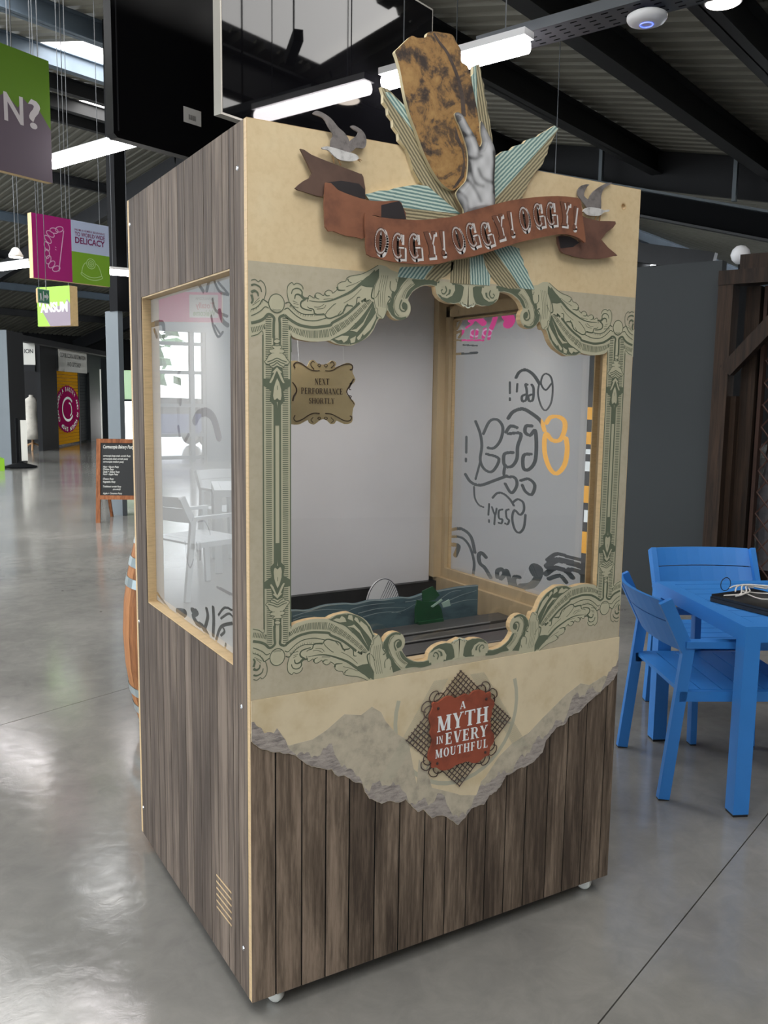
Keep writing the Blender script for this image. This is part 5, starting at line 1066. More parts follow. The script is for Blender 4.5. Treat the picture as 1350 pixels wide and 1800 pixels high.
# ---- black beam of the gable, ball lamp, timber doorway
def up_(px_q, z, uu): return bp(uu, px_q, z)
bm_ = empty('gable_beam', bp(10.8, 3, 3.9)); tag(bm_, 'black steel beam with pale flanges crossing above the grey partition', 'beam')
ga, gb_ = bp(10.8, 6.2, 5.02), bp(10.8, -1.5, 2.79)
MB().bar(ga, gb_, 0.02, 0.34, Z).build('web', 'steel_black', bm_)
gdir = (gb_ - ga).normalized(); gup = gdir.cross(U).normalized(); gup = gup if gup.z > 0 else -gup
for s, mname in ((1, 'clad_grey'), (-1, 'steel_dark')):
    MB().bar(ga + gup * 0.17 * s - U * 0.02, gb_ + gup * 0.17 * s - U * 0.02, 0.20, 0.03, gup).build('flange', mname, bm_)
ball = empty('ball_lamp', (5.223, 2.766, 2.60)); tag(ball, 'frosted ball lamp standing just above the partition top', 'light')
MB().lathe([(0.001, -0.075), (0.035, -0.066), (0.062, -0.04), (0.075, 0), (0.062, 0.04), (0.035, 0.066), (0.001, 0.075)], (5.223, 2.766, 2.70), 20, cap=False).build('ball_shade', 'white_plastic', ball, smooth=True)
MB().tube([(5.223, 2.766, 2.63), (5.223, 2.766, 0.0)], 0.012, 8).build('lamp_stem', 'steel_black', ball)
wood('old_timber', (24, 16, 11), (42, 30, 21), (60, 44, 32), rnd=0.3)
plain('rust_brown', (52, 30, 20), 0.8, var=0.5, scale=9); plain('lattice_iron', (70, 44, 36), 0.6)
td_ = empty('timber_doorway', bp(PU, 0.0, 0)); tag(td_, 'dark timber doorway frame with brace and lattice grille beside the partition', 'doorway')
def tb_(q0, q1, z0, z1, u0, u1, nm, mt='old_timber'): return MB().box(bp((u0 + u1) / 2, (q0 + q1) / 2, (z0 + z1) / 2), (u1 - u0, abs(q1 - q0), z1 - z0), AX).build(nm, mt, td_)
tb_(0.58, 0.685, 0, 2.39, PU - 0.10, PU + 0.05, 'post'); tb_(-1.9, 0.685, 2.39, 2.49, PU - 0.11, PU + 0.05, 'lintel'); tb_(-1.9, 0.56, 2.49, 2.60, PU - 0.05, PU + 0.1, 'lintel')
tb_(0.44, 0.54, 0, 2.39, PU + 0.08, PU + 0.2, 'post'); tb_(0.395, 0.42, 0, 2.39, PU + 0.1, PU + 0.18, 'jamb_strip', 'rust_brown'); tb_(0.54, 0.58, 0, 1.6, PU, PU + 0.15, 'post')
MB().bar(bp(PU - 0.06, 0.60, 1.78), bp(PU - 0.06, 0.05, 2.40), 0.10, 0.10, U).build('brace', 'old_timber', td_)
MB().bar(bp(PU + 0.15, 0.45, 1.98), bp(PU + 0.15, -0.05, 2.38), 0.08, 0.08, U).build('brace', 'old_timber', td_)
tb_(-1.9, 0.44, 0, 2.39, PU + 0.5, PU + 0.54, 'back_board', 'rust_brown')
for k in range(-8, 14):
    for s in (1, -1):
        q0, z0_ = 0.39, 0.10 + 0.16 * k
        q1, z1_ = -0.30, z0_ + s * 0.69 * 1.25
        # keep inside the door height
        pts = []
        for t in range(13):
            zz = z0_ + (z1_ - z0_) * t / 12
            if 0.05 < zz < 2.3: pts.append(bp(PU + 0.14 + 0.008 * s, q0 + (q1 - q0) * t / 12, zz))
        if len(pts) > 2: MB().tube([pts[0], pts[-1]], 0.006, 5).build('lattice_bar', 'lattice_iron', td_)
mb = MB(); plain('sack_grey', (86, 84, 88), 0.8, var=0.4, scale=12)
MB().tube([bp(PU + 0.3, 0.33, 0.3), bp(PU + 0.3, 0.34, 0.8), bp(PU + 0.3, 0.31, 1.2), bp(PU + 0.3, 0.30, 1.5)], [0.07, 0.09, 0.06, 0.02], 10).build('pale_figure_panel', 'sack_grey', td_)

# ---- hanging signs
plain('sign_green', (128, 178, 36), 0.5); plain('sign_olive', (104, 148, 34), 0.5); plain('sign_purple', (116, 104, 116), 0.5); plain('sign_magenta', (178, 26, 122), 0.5); plain('sign_blue', (196, 208, 236), 0.5); plain('sign_plum', (128, 40, 100), 0.5)
plain('sign_pinkline', (236, 190, 222), 0.5); plain('sign_greenline', (190, 222, 150), 0.5); plain('sign_letter', (226, 222, 224), 0.5); plain('exit_green', (40, 128, 88), 0.5); plain('sign_ply', (206, 176, 124), 0.6, var=0.15, scale=20)
def hsign(name, o, ex, w, h, t, label, x0=0.0):
    F = frame(o, ex); e = empty(name, F[0] + F[1] * (x0 + w / 2)); tag(e, label, 'sign', 'hanging signs')
    MB().poly(F, [(x0, 0), (x0 + w, 0), (x0 + w, h), (x0, h)], t, -t - 0.001).build('sign_board', 'sign_ply', e)
    return F, e
def area(F, e, nm, mat, P, n0=0.0005): return MB().poly(F, P, 0, n0).build(nm, mat, e)
def rods(F, e, xs, h, t):
    for x in xs:
        p = F[0] + F[1] * x + Z * h - F[3] * t / 2
        MB().tube([p, (p.x, p.y, roof_z(p.dot(V)) - 0.02)], 0.0035, 6).build('hanging_rod', 'rope_grey', e)
F, e = hsign('hanging_sign', (-0.018, 3.653, 2.80), (0.89, 0.456, 0), 1.45, 0.69, 0.045, 'large green and grey hanging sign ending in ON? at the left edge', -1.1)
area(F, e, 'green_field', 'sign_olive', [(-1.1, 0), (0.35, 0), (0.35, 0.69), (-1.1, 0.69)])
area(F, e, 'grey_shadow', 'sign_purple', [(-1.1, 0), (0.35, 0), (0.35, 0.30), (0.268, 0.40), (0.235, 0.43), (0.2, 0.41), (0.17, 0.43), (0.13, 0.37), (0.05, 0.43), (0.01, 0.40), (-1.1, 0.42)], 0.0010)
text_mesh(F, 'N', 0.040, 0.285, 0.15, 'sign_letter', parent=e, n0=0.002, width=0.125, bold=0.02); text_mesh(F, '?', 0.198, 0.285, 0.155, 'sign_letter', parent=e, n0=0.002, width=0.082, bold=0.02); text_mesh(F, 'O', -0.125, 0.285, 0.15, 'sign_letter', parent=e, n0=0.002, width=0.14, bold=0.02)
rods(F, e, (-0.9, 0.12), 0.69, 0.045)
F, e = hsign('hanging_sign', (0.796, 7.685, 2.70), U, 0.885, 0.634, 0.07, 'magenta, pale blue and green hanging sign reading DELICACY with pasty outline')
area(F, e, 'magenta_field', 'sign_magenta', [(0, 0), (0.435, 0), (0.435, 0.634), (0, 0.634)]); area(F, e, 'blue_field', 'sign_blue', [(0.435, 0.318), (0.885, 0.318), (0.885, 0.634), (0.435, 0.634)]); area(F, e, 'green_field', 'sign_green', [(0.435, 0), (0.885, 0), (0.885, 0.318), (0.435, 0.318)])
def dn(a, b_):
    t = (a - 312) / 780; top = 618 + t * 138; bot = 1228 + t * 92; return (t * 0.885 * (1 - 0.06 * (1 - t)), (bot - b_) / (bot - top) * 0.634)
mb = MB()
mb.stroke(F, [dn(632, 790), dn(570, 1170)], 0.010, None, 0.0014)
ov = [(588, 778), (535, 790), (497, 820), (470, 870), (457, 935), (457, 1005), (468, 1060), (500, 1105), (545, 1145)]
for i, (a, b_) in enumerate(ov):
    th = math.radians(20 - i * 22); c = dn(a, b_); r1, r2_ = 0.046, 0.026
    mb.stroke(F, [(c[0] + r1 * math.cos(th2) * math.cos(th) - r2_ * math.sin(th2) * math.sin(th), c[1] + r1 * math.cos(th2) * math.sin(th) + r2_ * math.sin(th2) * math.cos(th)) for th2 in [k / 14 * 2 * math.pi for k in range(15)]], 0.008, None, 0.0014, smooth=False)
mb.stroke(F, [dn(540, 940), dn(552, 950)], 0.006, None, 0.0014); mb.stroke(F, [dn(540, 962), dn(552, 972)], 0.006, None, 0.0014)
mb.build('pasty_outline', 'sign_pinkline', e)
text_mesh(F, 'FROM A HUMBLE BEGINNING', 0.478, 0.532, 0.020, 'sign_plum', parent=e, n0=0.0014, width=0.355, bold=0.01); text_mesh(F, 'TO WORLD WIDE', 0.478, 0.480, 0.040, 'sign_plum', parent=e, n0=0.0014, width=0.355, bold=0.02); text_mesh(F, 'DELICACY', 0.478, 0.408, 0.060, 'sign_plum', parent=e, n0=0.0014, width=0.355, bold=0.03)
mb = MB()
mb.stroke(F, [(0.545, 0.115), (0.555, 0.16), (0.575, 0.20), (0.60, 0.222)], 0.008, None, 0.0014); mb.stroke(F, [(0.715, 0.222), (0.745, 0.20), (0.77, 0.15), (0.785, 0.10)], 0.008, None, 0.0014)
mb.stroke(F, [(0.545, 0.115), (0.62, 0.08), (0.70, 0.075), (0.785, 0.10)], 0.008, None, 0.0014); mb.stroke(F, [(0.545, 0.115), (0.54, 0.095), (0.62, 0.055), (0.71, 0.05), (0.79, 0.078), (0.785, 0.10)], 0.008, None, 0.0014)
for r in (0.052, 0.032, 0.014): mb.stroke(F, [(0.658 + r * math.cos(k / 18 * 2 * math.pi), 0.215 + r * math.sin(k / 18 * 2 * math.pi)) for k in range(19)], 0.008, None, 0.0015, smooth=False)
mb.build('helmet_outline', 'sign_greenline', e); rods(F, e, (0.10, 0.36, 0.45, 0.80), 0.634, 0.07)
F, e = hsign('hanging_sign', (1.499, 11.78, 2.50), (0.525, -0.851, 0), 0.655, 0.55, 0.14, 'lime green and grey hanging sign reading ANSUM below the magenta one')
area(F, e, 'green_field', 'sign_green', [(0, 0), (0.655, 0), (0.655, 0.55), (0, 0.55)]); area(F, e, 'grey_shadow', 'sign_purple', [(0.25, 0), (0.655, 0), (0.655, 0.31), (0.60, 0.37), (0.55, 0.30), (0.09, 0.22)], 0.001)
text_mesh(F, "'ANSUM", 0.045, 0.20, 0.130, 'letter_white', parent=e, n0=0.002, width=0.56, bold=0.035); rods(F, e, (0.1, 0.56), 0.55, 0.14)
F, e = hsign('exit_sign', (0.772, 7.34, 2.425), (0.80, 0.6, 0), 0.155, 0.135, 0.02, 'small green and white emergency exit sign with arrow under magenta sign')
area(F, e, 'sign_face', 'letter_white', [(0, 0), (0.155, 0), (0.155, 0.135), (0, 0.135)]); area(F, e, 'green_field', 'exit_green', [(0.006, 0.006), (0.149, 0.006), (0.149, 0.129), (0.006, 0.129)], 0.001)
mb = MB(); mb.poly(F, [(0.085, 0.055), (0.115, 0.055), (0.115, 0.03), (0.145, 0.068), (0.115, 0.106), (0.115, 0.08), (0.085, 0.08)], 0, 0.0015); mb.poly(F, [(0.07, 0.02), (0.082, 0.02), (0.082, 0.115), (0.07, 0.115)], 0, 0.0015); mb.poly(F, [(0.02, 0.02), (0.03, 0.05), (0.025, 0.09), (0.045, 0.095), (0.05, 0.06), (0.06, 0.03), (0.05, 0.02), (0.04, 0.05), (0.03, 0.02)], 0, 0.0015)
mb.build('arrow_symbol', 'letter_white', e); rods(F, e, (0.03, 0.125), 0.135, 0.02)
# pink signs seen only in the booth glass
F, e = hsign('hanging_sign', (-1.71, 4.946, 2.135), (0.86, 0.51, 0), 0.52, 0.235, 0.03, 'pink hanging sign with a white card mirrored in the booth window')
plain('sign_pink', (232, 60, 150), 0.5); plain('card_red', (200, 60, 84), 0.5); plain('card_green', (120, 170, 90), 0.5)
F2 = (F[0] - F[3] * 0.034, F[1], F[2], -F[3])
for Fx in (F, F2):
    area(Fx, e, 'pink_field', 'sign_pink', [(0, 0), (0.52, 0), (0.52, 0.235), (0, 0.235)]); area(Fx, e, 'white_card', 'letter_white', [(0.03, 0.035), (0.26, 0.035), (0.26, 0.215), (0.03, 0.215)], 0.001)
text_mesh(F, 'CORNUCOPIA', 0.06, 0.175, 0.02, 'card_ink', parent=e, n0=0.002, width=0.15); text_mesh(F, 'Totally', 0.06, 0.11, 0.045, 'card_red', parent=e, n0=0.002, width=0.15, bold=0.02); text_mesh(F, 'Welcome', 0.05, 0.05, 0.045, 'card_green', parent=e, n0=0.002, width=0.18, bold=0.03)
rods(F, e, (0.06, 0.46), 0.235, 0.03)
F, e = hsign('hanging_sign', (3.25, 4.05, 2.0), (0.86, -0.51, 0), 1.0, 0.42, 0.04, 'magenta hanging sign glimpsed through the far booth window')
area(F, e, 'magenta_field', 'sign_pink', [(0, 0), (1.0, 0), (1.0, 0.42), (0, 0.42)]); mb = MB()
for i in range(9): mb.stroke(F, [(0.1 + 0.1 * i + 0.04 * math.cos(k / 10 * 2 * math.pi), 0.08 + 0.03 * math.sin(k / 10 * 2 * math.pi)) for k in range(11)], 0.012, None, 0.0014, smooth=False)
mb.build('crimp_outline', 'sign_pinkline', e); rods(F, e, (0.1, 0.9), 0.42, 0.04)
# yellow and black lettered strip on the partition, seen through the window edge
plain('strip_yellow', (226, 160, 40), 0.5); plain('strip_black', (34, 34, 36), 0.5)
F = (bp(PU - 0.015, 2.13, 0.0), V * -1, Z, -U)
sb = MB().poly(F, [(0, 0.12), (0.56, 0.12), (0.56, 1.62), (0, 1.62)], 0.012, 0.0).build('timeline_board', 'strip_black'); tag(sb, 'black and yellow display board on the partition behind the booth window', 'board')
for x0, x1, z0_, z1_ in ((0.01, 0.30, 0.88, 1.46), (0.40, 0.55, 1.40, 1.50), (0.40, 0.55, 1.20, 1.30), (0.40, 0.55, 0.72, 0.86), (0.40, 0.55, 0.30, 0.48)): MB().poly(F, [(x0, z0_), (x1, z0_), (x1, z1_), (x0, z1_)], 0, 0.0125).build('yellow_block', 'strip_yellow', sb)
for x0, x1, z0_, z1_ in ((0.43, 0.53, 1.12, 1.16), (0.43, 0.52, 0.98, 1.06), (0.44, 0.52, 0.56, 0.66)): MB().poly(F, [(x0, z0_), (x1, z0_), (x1, z1_), (x0, z1_)], 0, 0.0125).build('white_block', 'letter_white', sb)

# ---- far left: clad column, portal, shops
col = empty('clad_column', (2.09, 9.47, 0)); tag(col, 'grey clad column with black steel post rising to the roof', 'column')
MB().box((2.03, 9.52, 1.29), (0.07, 0.27, 2.58), AX).build('cladding', 'clad_grey', col); MB().box((2.09, 9.47, 4.6), (0.17, 0.17, 4.05), AX).build('steel_post', 'steel_black', col)
Dd = Vector((0.454, 0.891, 0)); Dn = Vector((-0.891, 0.454, 0)); AD = (Dd, Dn, Z)
pw = empty('portal_wall', (2.0, 18.7, 0)); pw['kind'] = 'structure'; pw.name = 'wall_portal'
c = Vector((2.0, 18.7, 0))
MB().box(c + Dd * 0.5 + Dn * 0.5 + Z * 1.435, (1.0, 1.0, 2.87), AD).build('pillar', 'wall_black', pw); MB().box(c - Dd * 0.012 + Dn * 0.5 + Z * 1.435, (0.02, 1.0, 2.87), AD).build('end_panel', 'partition_light', pw)
MB().box(c + Dd * 6.5 + Dn * 0.35 + Z * 2.81, (9.8, 0.25, 0.14), AD).build('header', 'wall_black', pw)
S0 = Vector((3.235, 22.89, 0))
MB().box(S0 + Dd * 0.70 - Dn * 0.06 + Z * 1.4, (1.40, 0.12, 2.8), AD).build('jamb', 'wall_black', pw); MB().box(S0 + Dd * 5.3 + Z * 2.5, (7.5, 0.12, 0.6), AD).build('fascia', 'partition_grey', pw); MB().box(S0 + Dd * 7.5 + Z * 1.1, (5.0, 0.12, 2.2), AD).build('jamb', 'partition_grey', pw)
MB().box(S0 + Dn * 0.55 + Z * 2.5, (0.12, 1.1, 0.8), AD).build('header', 'wall_black', pw); MB().box(S0 + Dd * 4.0 + Dn * 2.5 + Z * 1.4, (0.12, 5.0, 2.8), AD).build('inner_wall', 'wall_black', pw)
plain('shutter_yellow', (214, 154, 36), 1.0, spec=0.0); plain('shutter_dark', (40, 44, 46), 0.9, spec=0.1); plain('seal_magenta', (164, 32, 92), 1.0, spec=0.0); plain('notice_white', (216, 214, 206), 1.0, spec=0.0)
SF = (S0 + Dd * 1.45 - Dn * 0.0, Dd, Z, -Dn)
sh = empty('roller_shutter', S0 + Dd * 2.9); tag(sh, 'yellow and dark ribbed roller shutter with round magenta seal', 'shutter')
for i in range(22):
    z0_ = 0.06 + 0.096 * i
    MB().box(S0 + Dd * (1.40 + 1.35) + Dn * 0.03 + Z * (z0_ + 0.045), (2.70 + (0.02 if i % 2 else 0), 0.03 + 0.0, 0.086), AD).build('shutter_slat', 'shutter_yellow', sh); MB().box(S0 + Dd * 4.55 + Dn * 0.04 + Z * (z0_ + 0.045), (0.90, 0.03, 0.086), AD).build('shutter_slat', 'shutter_dark', sh)
cs, cz_ = 1.32, 1.07
seal = [(cs + (1.22 + 0.03 * (i % 2)) * math.cos(i / 56 * 2 * math.pi), cz_ + (0.68 + 0.02 * (i % 2)) * math.sin(i / 56 * 2 * math.pi)) for i in range(56)]
MB().poly(SF, seal, 0.004, 0.0).build('round_seal', 'seal_magenta', sh)
for i, ch in enumerate('CORNUCOPIA BAKERY AND KITCHEN SHOP '):
    a = math.radians(215 - i * 10.3)
    if ch != ' ': text_mesh(SF, ch, cs + 0.96 * math.cos(a), cz_ + 0.53 * math.sin(a), 0.12, 'letter_white', name='seal_letter', parent=sh, n0=0.006, bold=0.03, rot=a - math.pi / 2)
mb = MB(); mb.stroke(SF, [(cs + 0.55 * math.cos(math.radians(a)), cz_ + 0.33 * math.sin(math.radians(a))) for a in range(40, 330, 15)], 0.07, 0.07, 0.006); mb.stroke(SF, [(cs + 0.1, cz_ + 0.18), (cs + 0.3, cz_ + 0.12), (cs + 0.36, cz_ - 0.1), (cs + 0.2, cz_ - 0.2)], 0.05, None, 0.006); mb.build('seal_emblem', 'letter_white', sh)
F = (S0 + Dd * 1.75 - Dn * 0.07, Dd, Z, -Dn)
sg = MB().poly(F, [(0, 2.16), (2.9, 2.16), (2.9, 2.80), (0, 2.80)], 0.02, 0.0).build('shop_sign', 'notice_white'); tag(sg, 'white shop sign reading CORNUCOPIA INFORMATION AND GIFT SHOP above shutter', 'sign')
text_mesh(F, 'CORNUCOPIA INFORMATION', 0.12, 2.56, 0.13, 'strip_black', parent=sg, n0=0.022, width=2.66, bold=0.01); text_mesh(F, 'AND GIFT SHOP', 0.80, 2.32, 0.13, 'strip_black', parent=sg, n0=0.022, width=1.4, bold=0.01)
F = frame(Vector((2.721, 21.35, 0)), (0.864, -0.504, 0))
sg = MB().poly(F, [(0.0, 2.22), (0.285, 2.22), (0.285, 2.76), (0, 2.76)], 0.02, 0.0).build('shop_sign', 'notice_white'); tag(sg, 'white sign ending in ION on the dark portal at far left', 'sign')
text_mesh(F, 'ION', 0.03, 2.50, 0.10, 'strip_black', parent=sg, n0=0.022, width=0.215, bold=0.02)
# dress form
dfm = empty('dress_form', (3.16, 23.3, 0)); tag(dfm, 'white dress on a wooden tripod dress form inside the portal', 'mannequin'); plain('dress_white', (198, 192, 180), 0.8, var=0.2, scale=9); plain('beech', (176, 134, 92), 0.6)
MB().lathe([(0.24, 0.30), (0.22, 0.5), (0.19, 0.75), (0.15, 0.95), (0.19, 1.15), (0.20, 1.27), (0.14, 1.38), (0.06, 1.43), (0.05, 1.48)], (3.16, 23.3, 0), 20).build('dress', 'dress_white', dfm, smooth=True); MB().tube([(3.16, 23.3, 0.15), (3.16, 23.3, 0.4)], 0.03, 8).build('stand_pole', 'beech', dfm)
for k in range(3):
    a = k * 2.09 + 0.3; MB().tube([(3.16, 23.3, 0.2), (3.16 + 0.15 * math.cos(a), 23.3 + 0.15 * math.sin(a), 0.14), (3.16 + 0.26 * math.cos(a), 23.3 + 0.26 * math.sin(a), 0.0)], 0.025, 6).build('stand_leg', 'beech', dfm)
sp_ = empty('sign_post', (2.02, 17.6, 0)); tag(sp_, 'black sign post with white panel on a round base at far left', 'sign post')
MB().lathe([(0.33, 0), (0.32, 0.03), (0.06, 0.10), (0.05, 0.12)], (2.02, 17.6, 0), 24).build('base', 'steel_black', sp_); MB().box((1.97, 17.6, 0.55), (0.05, 0.05, 0.95)).build('pole', 'steel_black', sp_); MB().box((2.10, 17.57, 0.56), (0.12, 0.02, 0.84)).build('panel', 'notice_white', sp_)
rb = empty('roll_banner', (5.0, 23.0, 0)); tag(rb, 'dark roll-up banner edge standing right of the shutter', 'banner')
MB().box((5.12, 23.35, 1.30), (0.9, 0.02, 2.4), AD).build('banner_cloth', 'shutter_dark', rb); MB().box((4.90, 22.9, 1.15), (0.04, 0.03, 2.1), AD).build('banner_edge', 'notice_white', rb); MB().box((5.12, 23.35, 0.05), (0.95, 0.2, 0.1), AD).build('banner_base', 'steel_dark', rb)
# bright doorway beyond the column
dw = struct(MB().box((7.2, 29.3, 0.65), (1.9, 0.06, 1.3)).build('door_1', 'daylight_pane'))
emit('leafy_light', (150, 190, 140), 1.2)
MB().box((7.2, 29.3, 1.85), (1.9, 0.06, 1.0)).build('upper_pane', 'leafy_light', dw)
MB().box((7.2, 29.26, 1.32), (1.95, 0.08, 0.08)).build('door_rail', 'clad_grey', dw)
grn = MB().box((1.42, 17.1, 0.12), (0.4, 0.4, 0.24)).build('green_crate', 'sign_green'); tag(grn, 'bright green low crate beyond the sign post at the left edge', 'crate')
MB().box((1.42, 17.1, 0.245), (0.36, 0.36, 0.01)).build('crate_lid', 'sign_olive', grn)

# ---- chalkboard
wood('aboard_wood', (92, 52, 30), (138, 84, 52), (164, 106, 70), rnd=0.2); plain('chalk_black', (16, 18, 20), 0.6, var=0.2, scale=6); plain('chalk', (214, 214, 208), 0.8)
ab = empty('chalkboard', (1.9, 8.8, 0)); tag(ab, 'wooden A-frame chalkboard menu of pasties by the grey column', 'chalkboard')
ex = Vector((0.88, -0.475, 0)); lean = Vector((0.06, 0.12, 1)).normalized()
o = Vector((1.60, 8.90, 0)); en = ex.cross(lean); F = (o, ex, lean, en if en.y < 0 else -en)
for x in (0.0, 0.56): MB().poly(F, [(x, 0), (x + 0.05, 0), (x + 0.05, 1.02), (x, 1.02)], 0.03, -0.03).build('leg', 'aboard_wood', ab)
for z_ in (0.97, 0.285): MB().poly(F, [(0.05, z_), (0.56, z_), (0.56, z_ + 0.05), (0.05, z_ + 0.05)], 0.03, -0.03).build('rail', 'aboard_wood', ab)
MB().poly(F, [(0.05, 0.335), (0.56, 0.335), (0.56, 0.97), (0.05, 0.97)], 0.008, -0.02).build('board', 'chalk_black', ab)
for x in (0.02, 0.54): MB().bar(o + ex * (x + 0.02) + lean * 1.0 - F[3] * 0.04, o + ex * (x + 0.02) - F[3] * 0.62, 0.04, 0.03, ex).build('leg', 'aboard_wood', ab)
y = 0.905
for s, h, gap, w in (('Cornucopia Bakery Pasty menu', 0.042, 0.10, 0.46), ('cornucopia large steak cornish Pasty', 0.022, 0.036, 0.33), ('cornucopia steak cornish pasty', 0.022, 0.036, 0.30), ('cornucopia medium pasty', 0.022, 0.062, 0.25), ('Ham + Bacon Pasty', 0.022, 0.030, 0.19), ('Chicken Pasty', 0.022, 0.030, 0.13), ('Steak + Stilton Pasty', 0.022, 0.030, 0.20), ('Pork + Apple Pasty', 0.022, 0.056, 0.18), ('Cheese Pasty', 0.022, 0.036, 0.13), ('Vegetable Pasty', 0.022, 0.056, 0.15), ('Traditional cornish Pasty', 0.022, 0.032, 0.22), ('             (cold)', 0.018, 0.052, 0.09), ('Apple + Cinnamon Pasty', 0.022, 0.04, 0.23)):
    text_mesh(F, s.strip(), 0.08 if s[0] != ' ' else 0.20, y, h, 'chalk', name='chalk_writing', parent=ab, n0=-0.0115, width=w, shear=0.25, bold=0.012)
    if h < 0.03 and s[0] != ' ': text_mesh(F, '£2.95', 0.455, y, h, 'chalk', name='chalk_writing', parent=ab, n0=-0.0115, width=0.06, shear=0.2, bold=0.01)
    y -= gap

# ---- barrel behind the booth
wood('oak', (118, 74, 42), (150, 98, 58), (174, 120, 76), rnd=0.5, grain=(30, 30, 2)); plain('hoop', (136, 148, 150), 0.35, 0.8, var=0.15, scale=12)
bc = Vector((0.555, 2.0, 0)); br_ = empty('barrel', bc); tag(br_, 'oak barrel with grey steel hoops standing behind the booth', 'barrel')
def rad(z): return 0.272 + 0.078 * (1 - ((z - 0.475) / 0.475) ** 2)
nst = 22; pr_ = [0.0, 0.08, 0.2, 0.33, 0.475, 0.62, 0.75, 0.87, 0.95]
mb = MB(); vs = []
for k in range(4):
    a = (k - 1.5) / 3 * (2 * math.pi / nst) * 0.975
    for z_ in pr_: vs.append((rad(z_) * math.cos(a), rad(z_) * math.sin(a), z_))
for k in range(4):
    a = (k - 1.5) / 3 * (2 * math.pi / nst) * 0.97
    for z_ in pr_: vs.append(((rad(z_) - 0.022) * math.cos(a), (rad(z_) - 0.022) * math.sin(a), z_))
n9 = len(pr_); fs = [(k * n9 + i, (k + 1) * n9 + i, (k + 1) * n9 + i + 1, k * n9 + i + 1) for k in range(3) for i in range(n9 - 1)]
fs += [(36 + k * n9 + i + 1, 36 + (k + 1) * n9 + i + 1, 36 + (k + 1) * n9 + i, 36 + k * n9 + i) for k in range(3) for i in range(n9 - 1)] + [(k * n9 + 8, (k + 1) * n9 + 8, 36 + (k + 1) * n9 + 8, 36 + k * n9 + 8) for k in range(3)]
mb.add(vs, fs); st0 = mb.build('stave', 'oak'); st0.parent = br_
for k in range(1, nst):
    s = st0.copy(); COL.objects.link(s); s.parent = br_; s.rotation_euler = (0, 0, 2 * math.pi * k / nst)
for z_ in (0.03, 0.13, 0.22, 0.72, 0.81, 0.91): MB().lathe([(rad(z_ - 0.02) + 0.001, z_ - 0.02), (rad(z_ - 0.02) + 0.004, z_ - 0.02), (rad(z_ + 0.02) + 0.004, z_ + 0.02), (rad(z_ + 0.02) + 0.001, z_ + 0.02)], bc, 36, cap=False).build('hoop', 'hoop', br_, smooth=False)
MB().lathe([(0.001, 0.925), (0.26, 0.925)], bc, 24, cap=False).build('barrel_head', 'oak', br_)

# ---- blue table, chairs, laptop, cables
plain('blue_paint', (50, 122, 196), 0.38, var=0.06, scale=6); plain('blue_gap', (12, 38, 84), 0.6); plain('foot_black', (24, 24, 26), 0.6); plain('pale_paint', (206, 212, 216), 0.4)
tdir = Vector((0.307, 0.676, 0)).normalized(); tx = Vector((tdir.y, -tdir.x, 0))
def table(name, o, ax, ay, L, Wd, label, mat):
    t = empty(name, o); tag(t, label, 'table'); A3 = (ax, ay, Z); P = lambda x, y, z: o + ax * x + ay * y + Z * z
    s = 0.062
    for x in (s / 2, L - s / 2):
        for y in (s / 2, Wd - s / 2):
            lg = MB().box(P(x, y, 0.345), (s, s, 0.67), A3).build('leg', mat, t); MB().box(P(x, y, 0.005), (s * 0.94, s * 0.94, 0.010), A3).build('foot_pad', 'foot_black', lg)
    for y in (s / 2, Wd - s / 2): MB().box(P(L / 2, y, 0.71), (L, s, 0.06), A3).build('frame_rail', mat, t)
    for x in (s / 2, L - s / 2): MB().box(P(x, Wd / 2, 0.71), (s, Wd - 2 * s, 0.06), A3).build('frame_rail', mat, t)
    n = 7; w = (Wd - 2 * s) / n
    for i in range(n): MB().box(P(L / 2, s + w * (i + 0.5), 0.731), (L - 2 * s - 0.006, w - 0.004, 0.016), A3).build('table_slat', mat, t)
    return t
o = Vector((2.006, 0.107, 0)) - tdir * 0.0 - tx * 0.02
table('metal_table', o, tx, tdir, 1.5, 0.80, 'bright blue slatted metal table at the right edge', 'blue_paint')
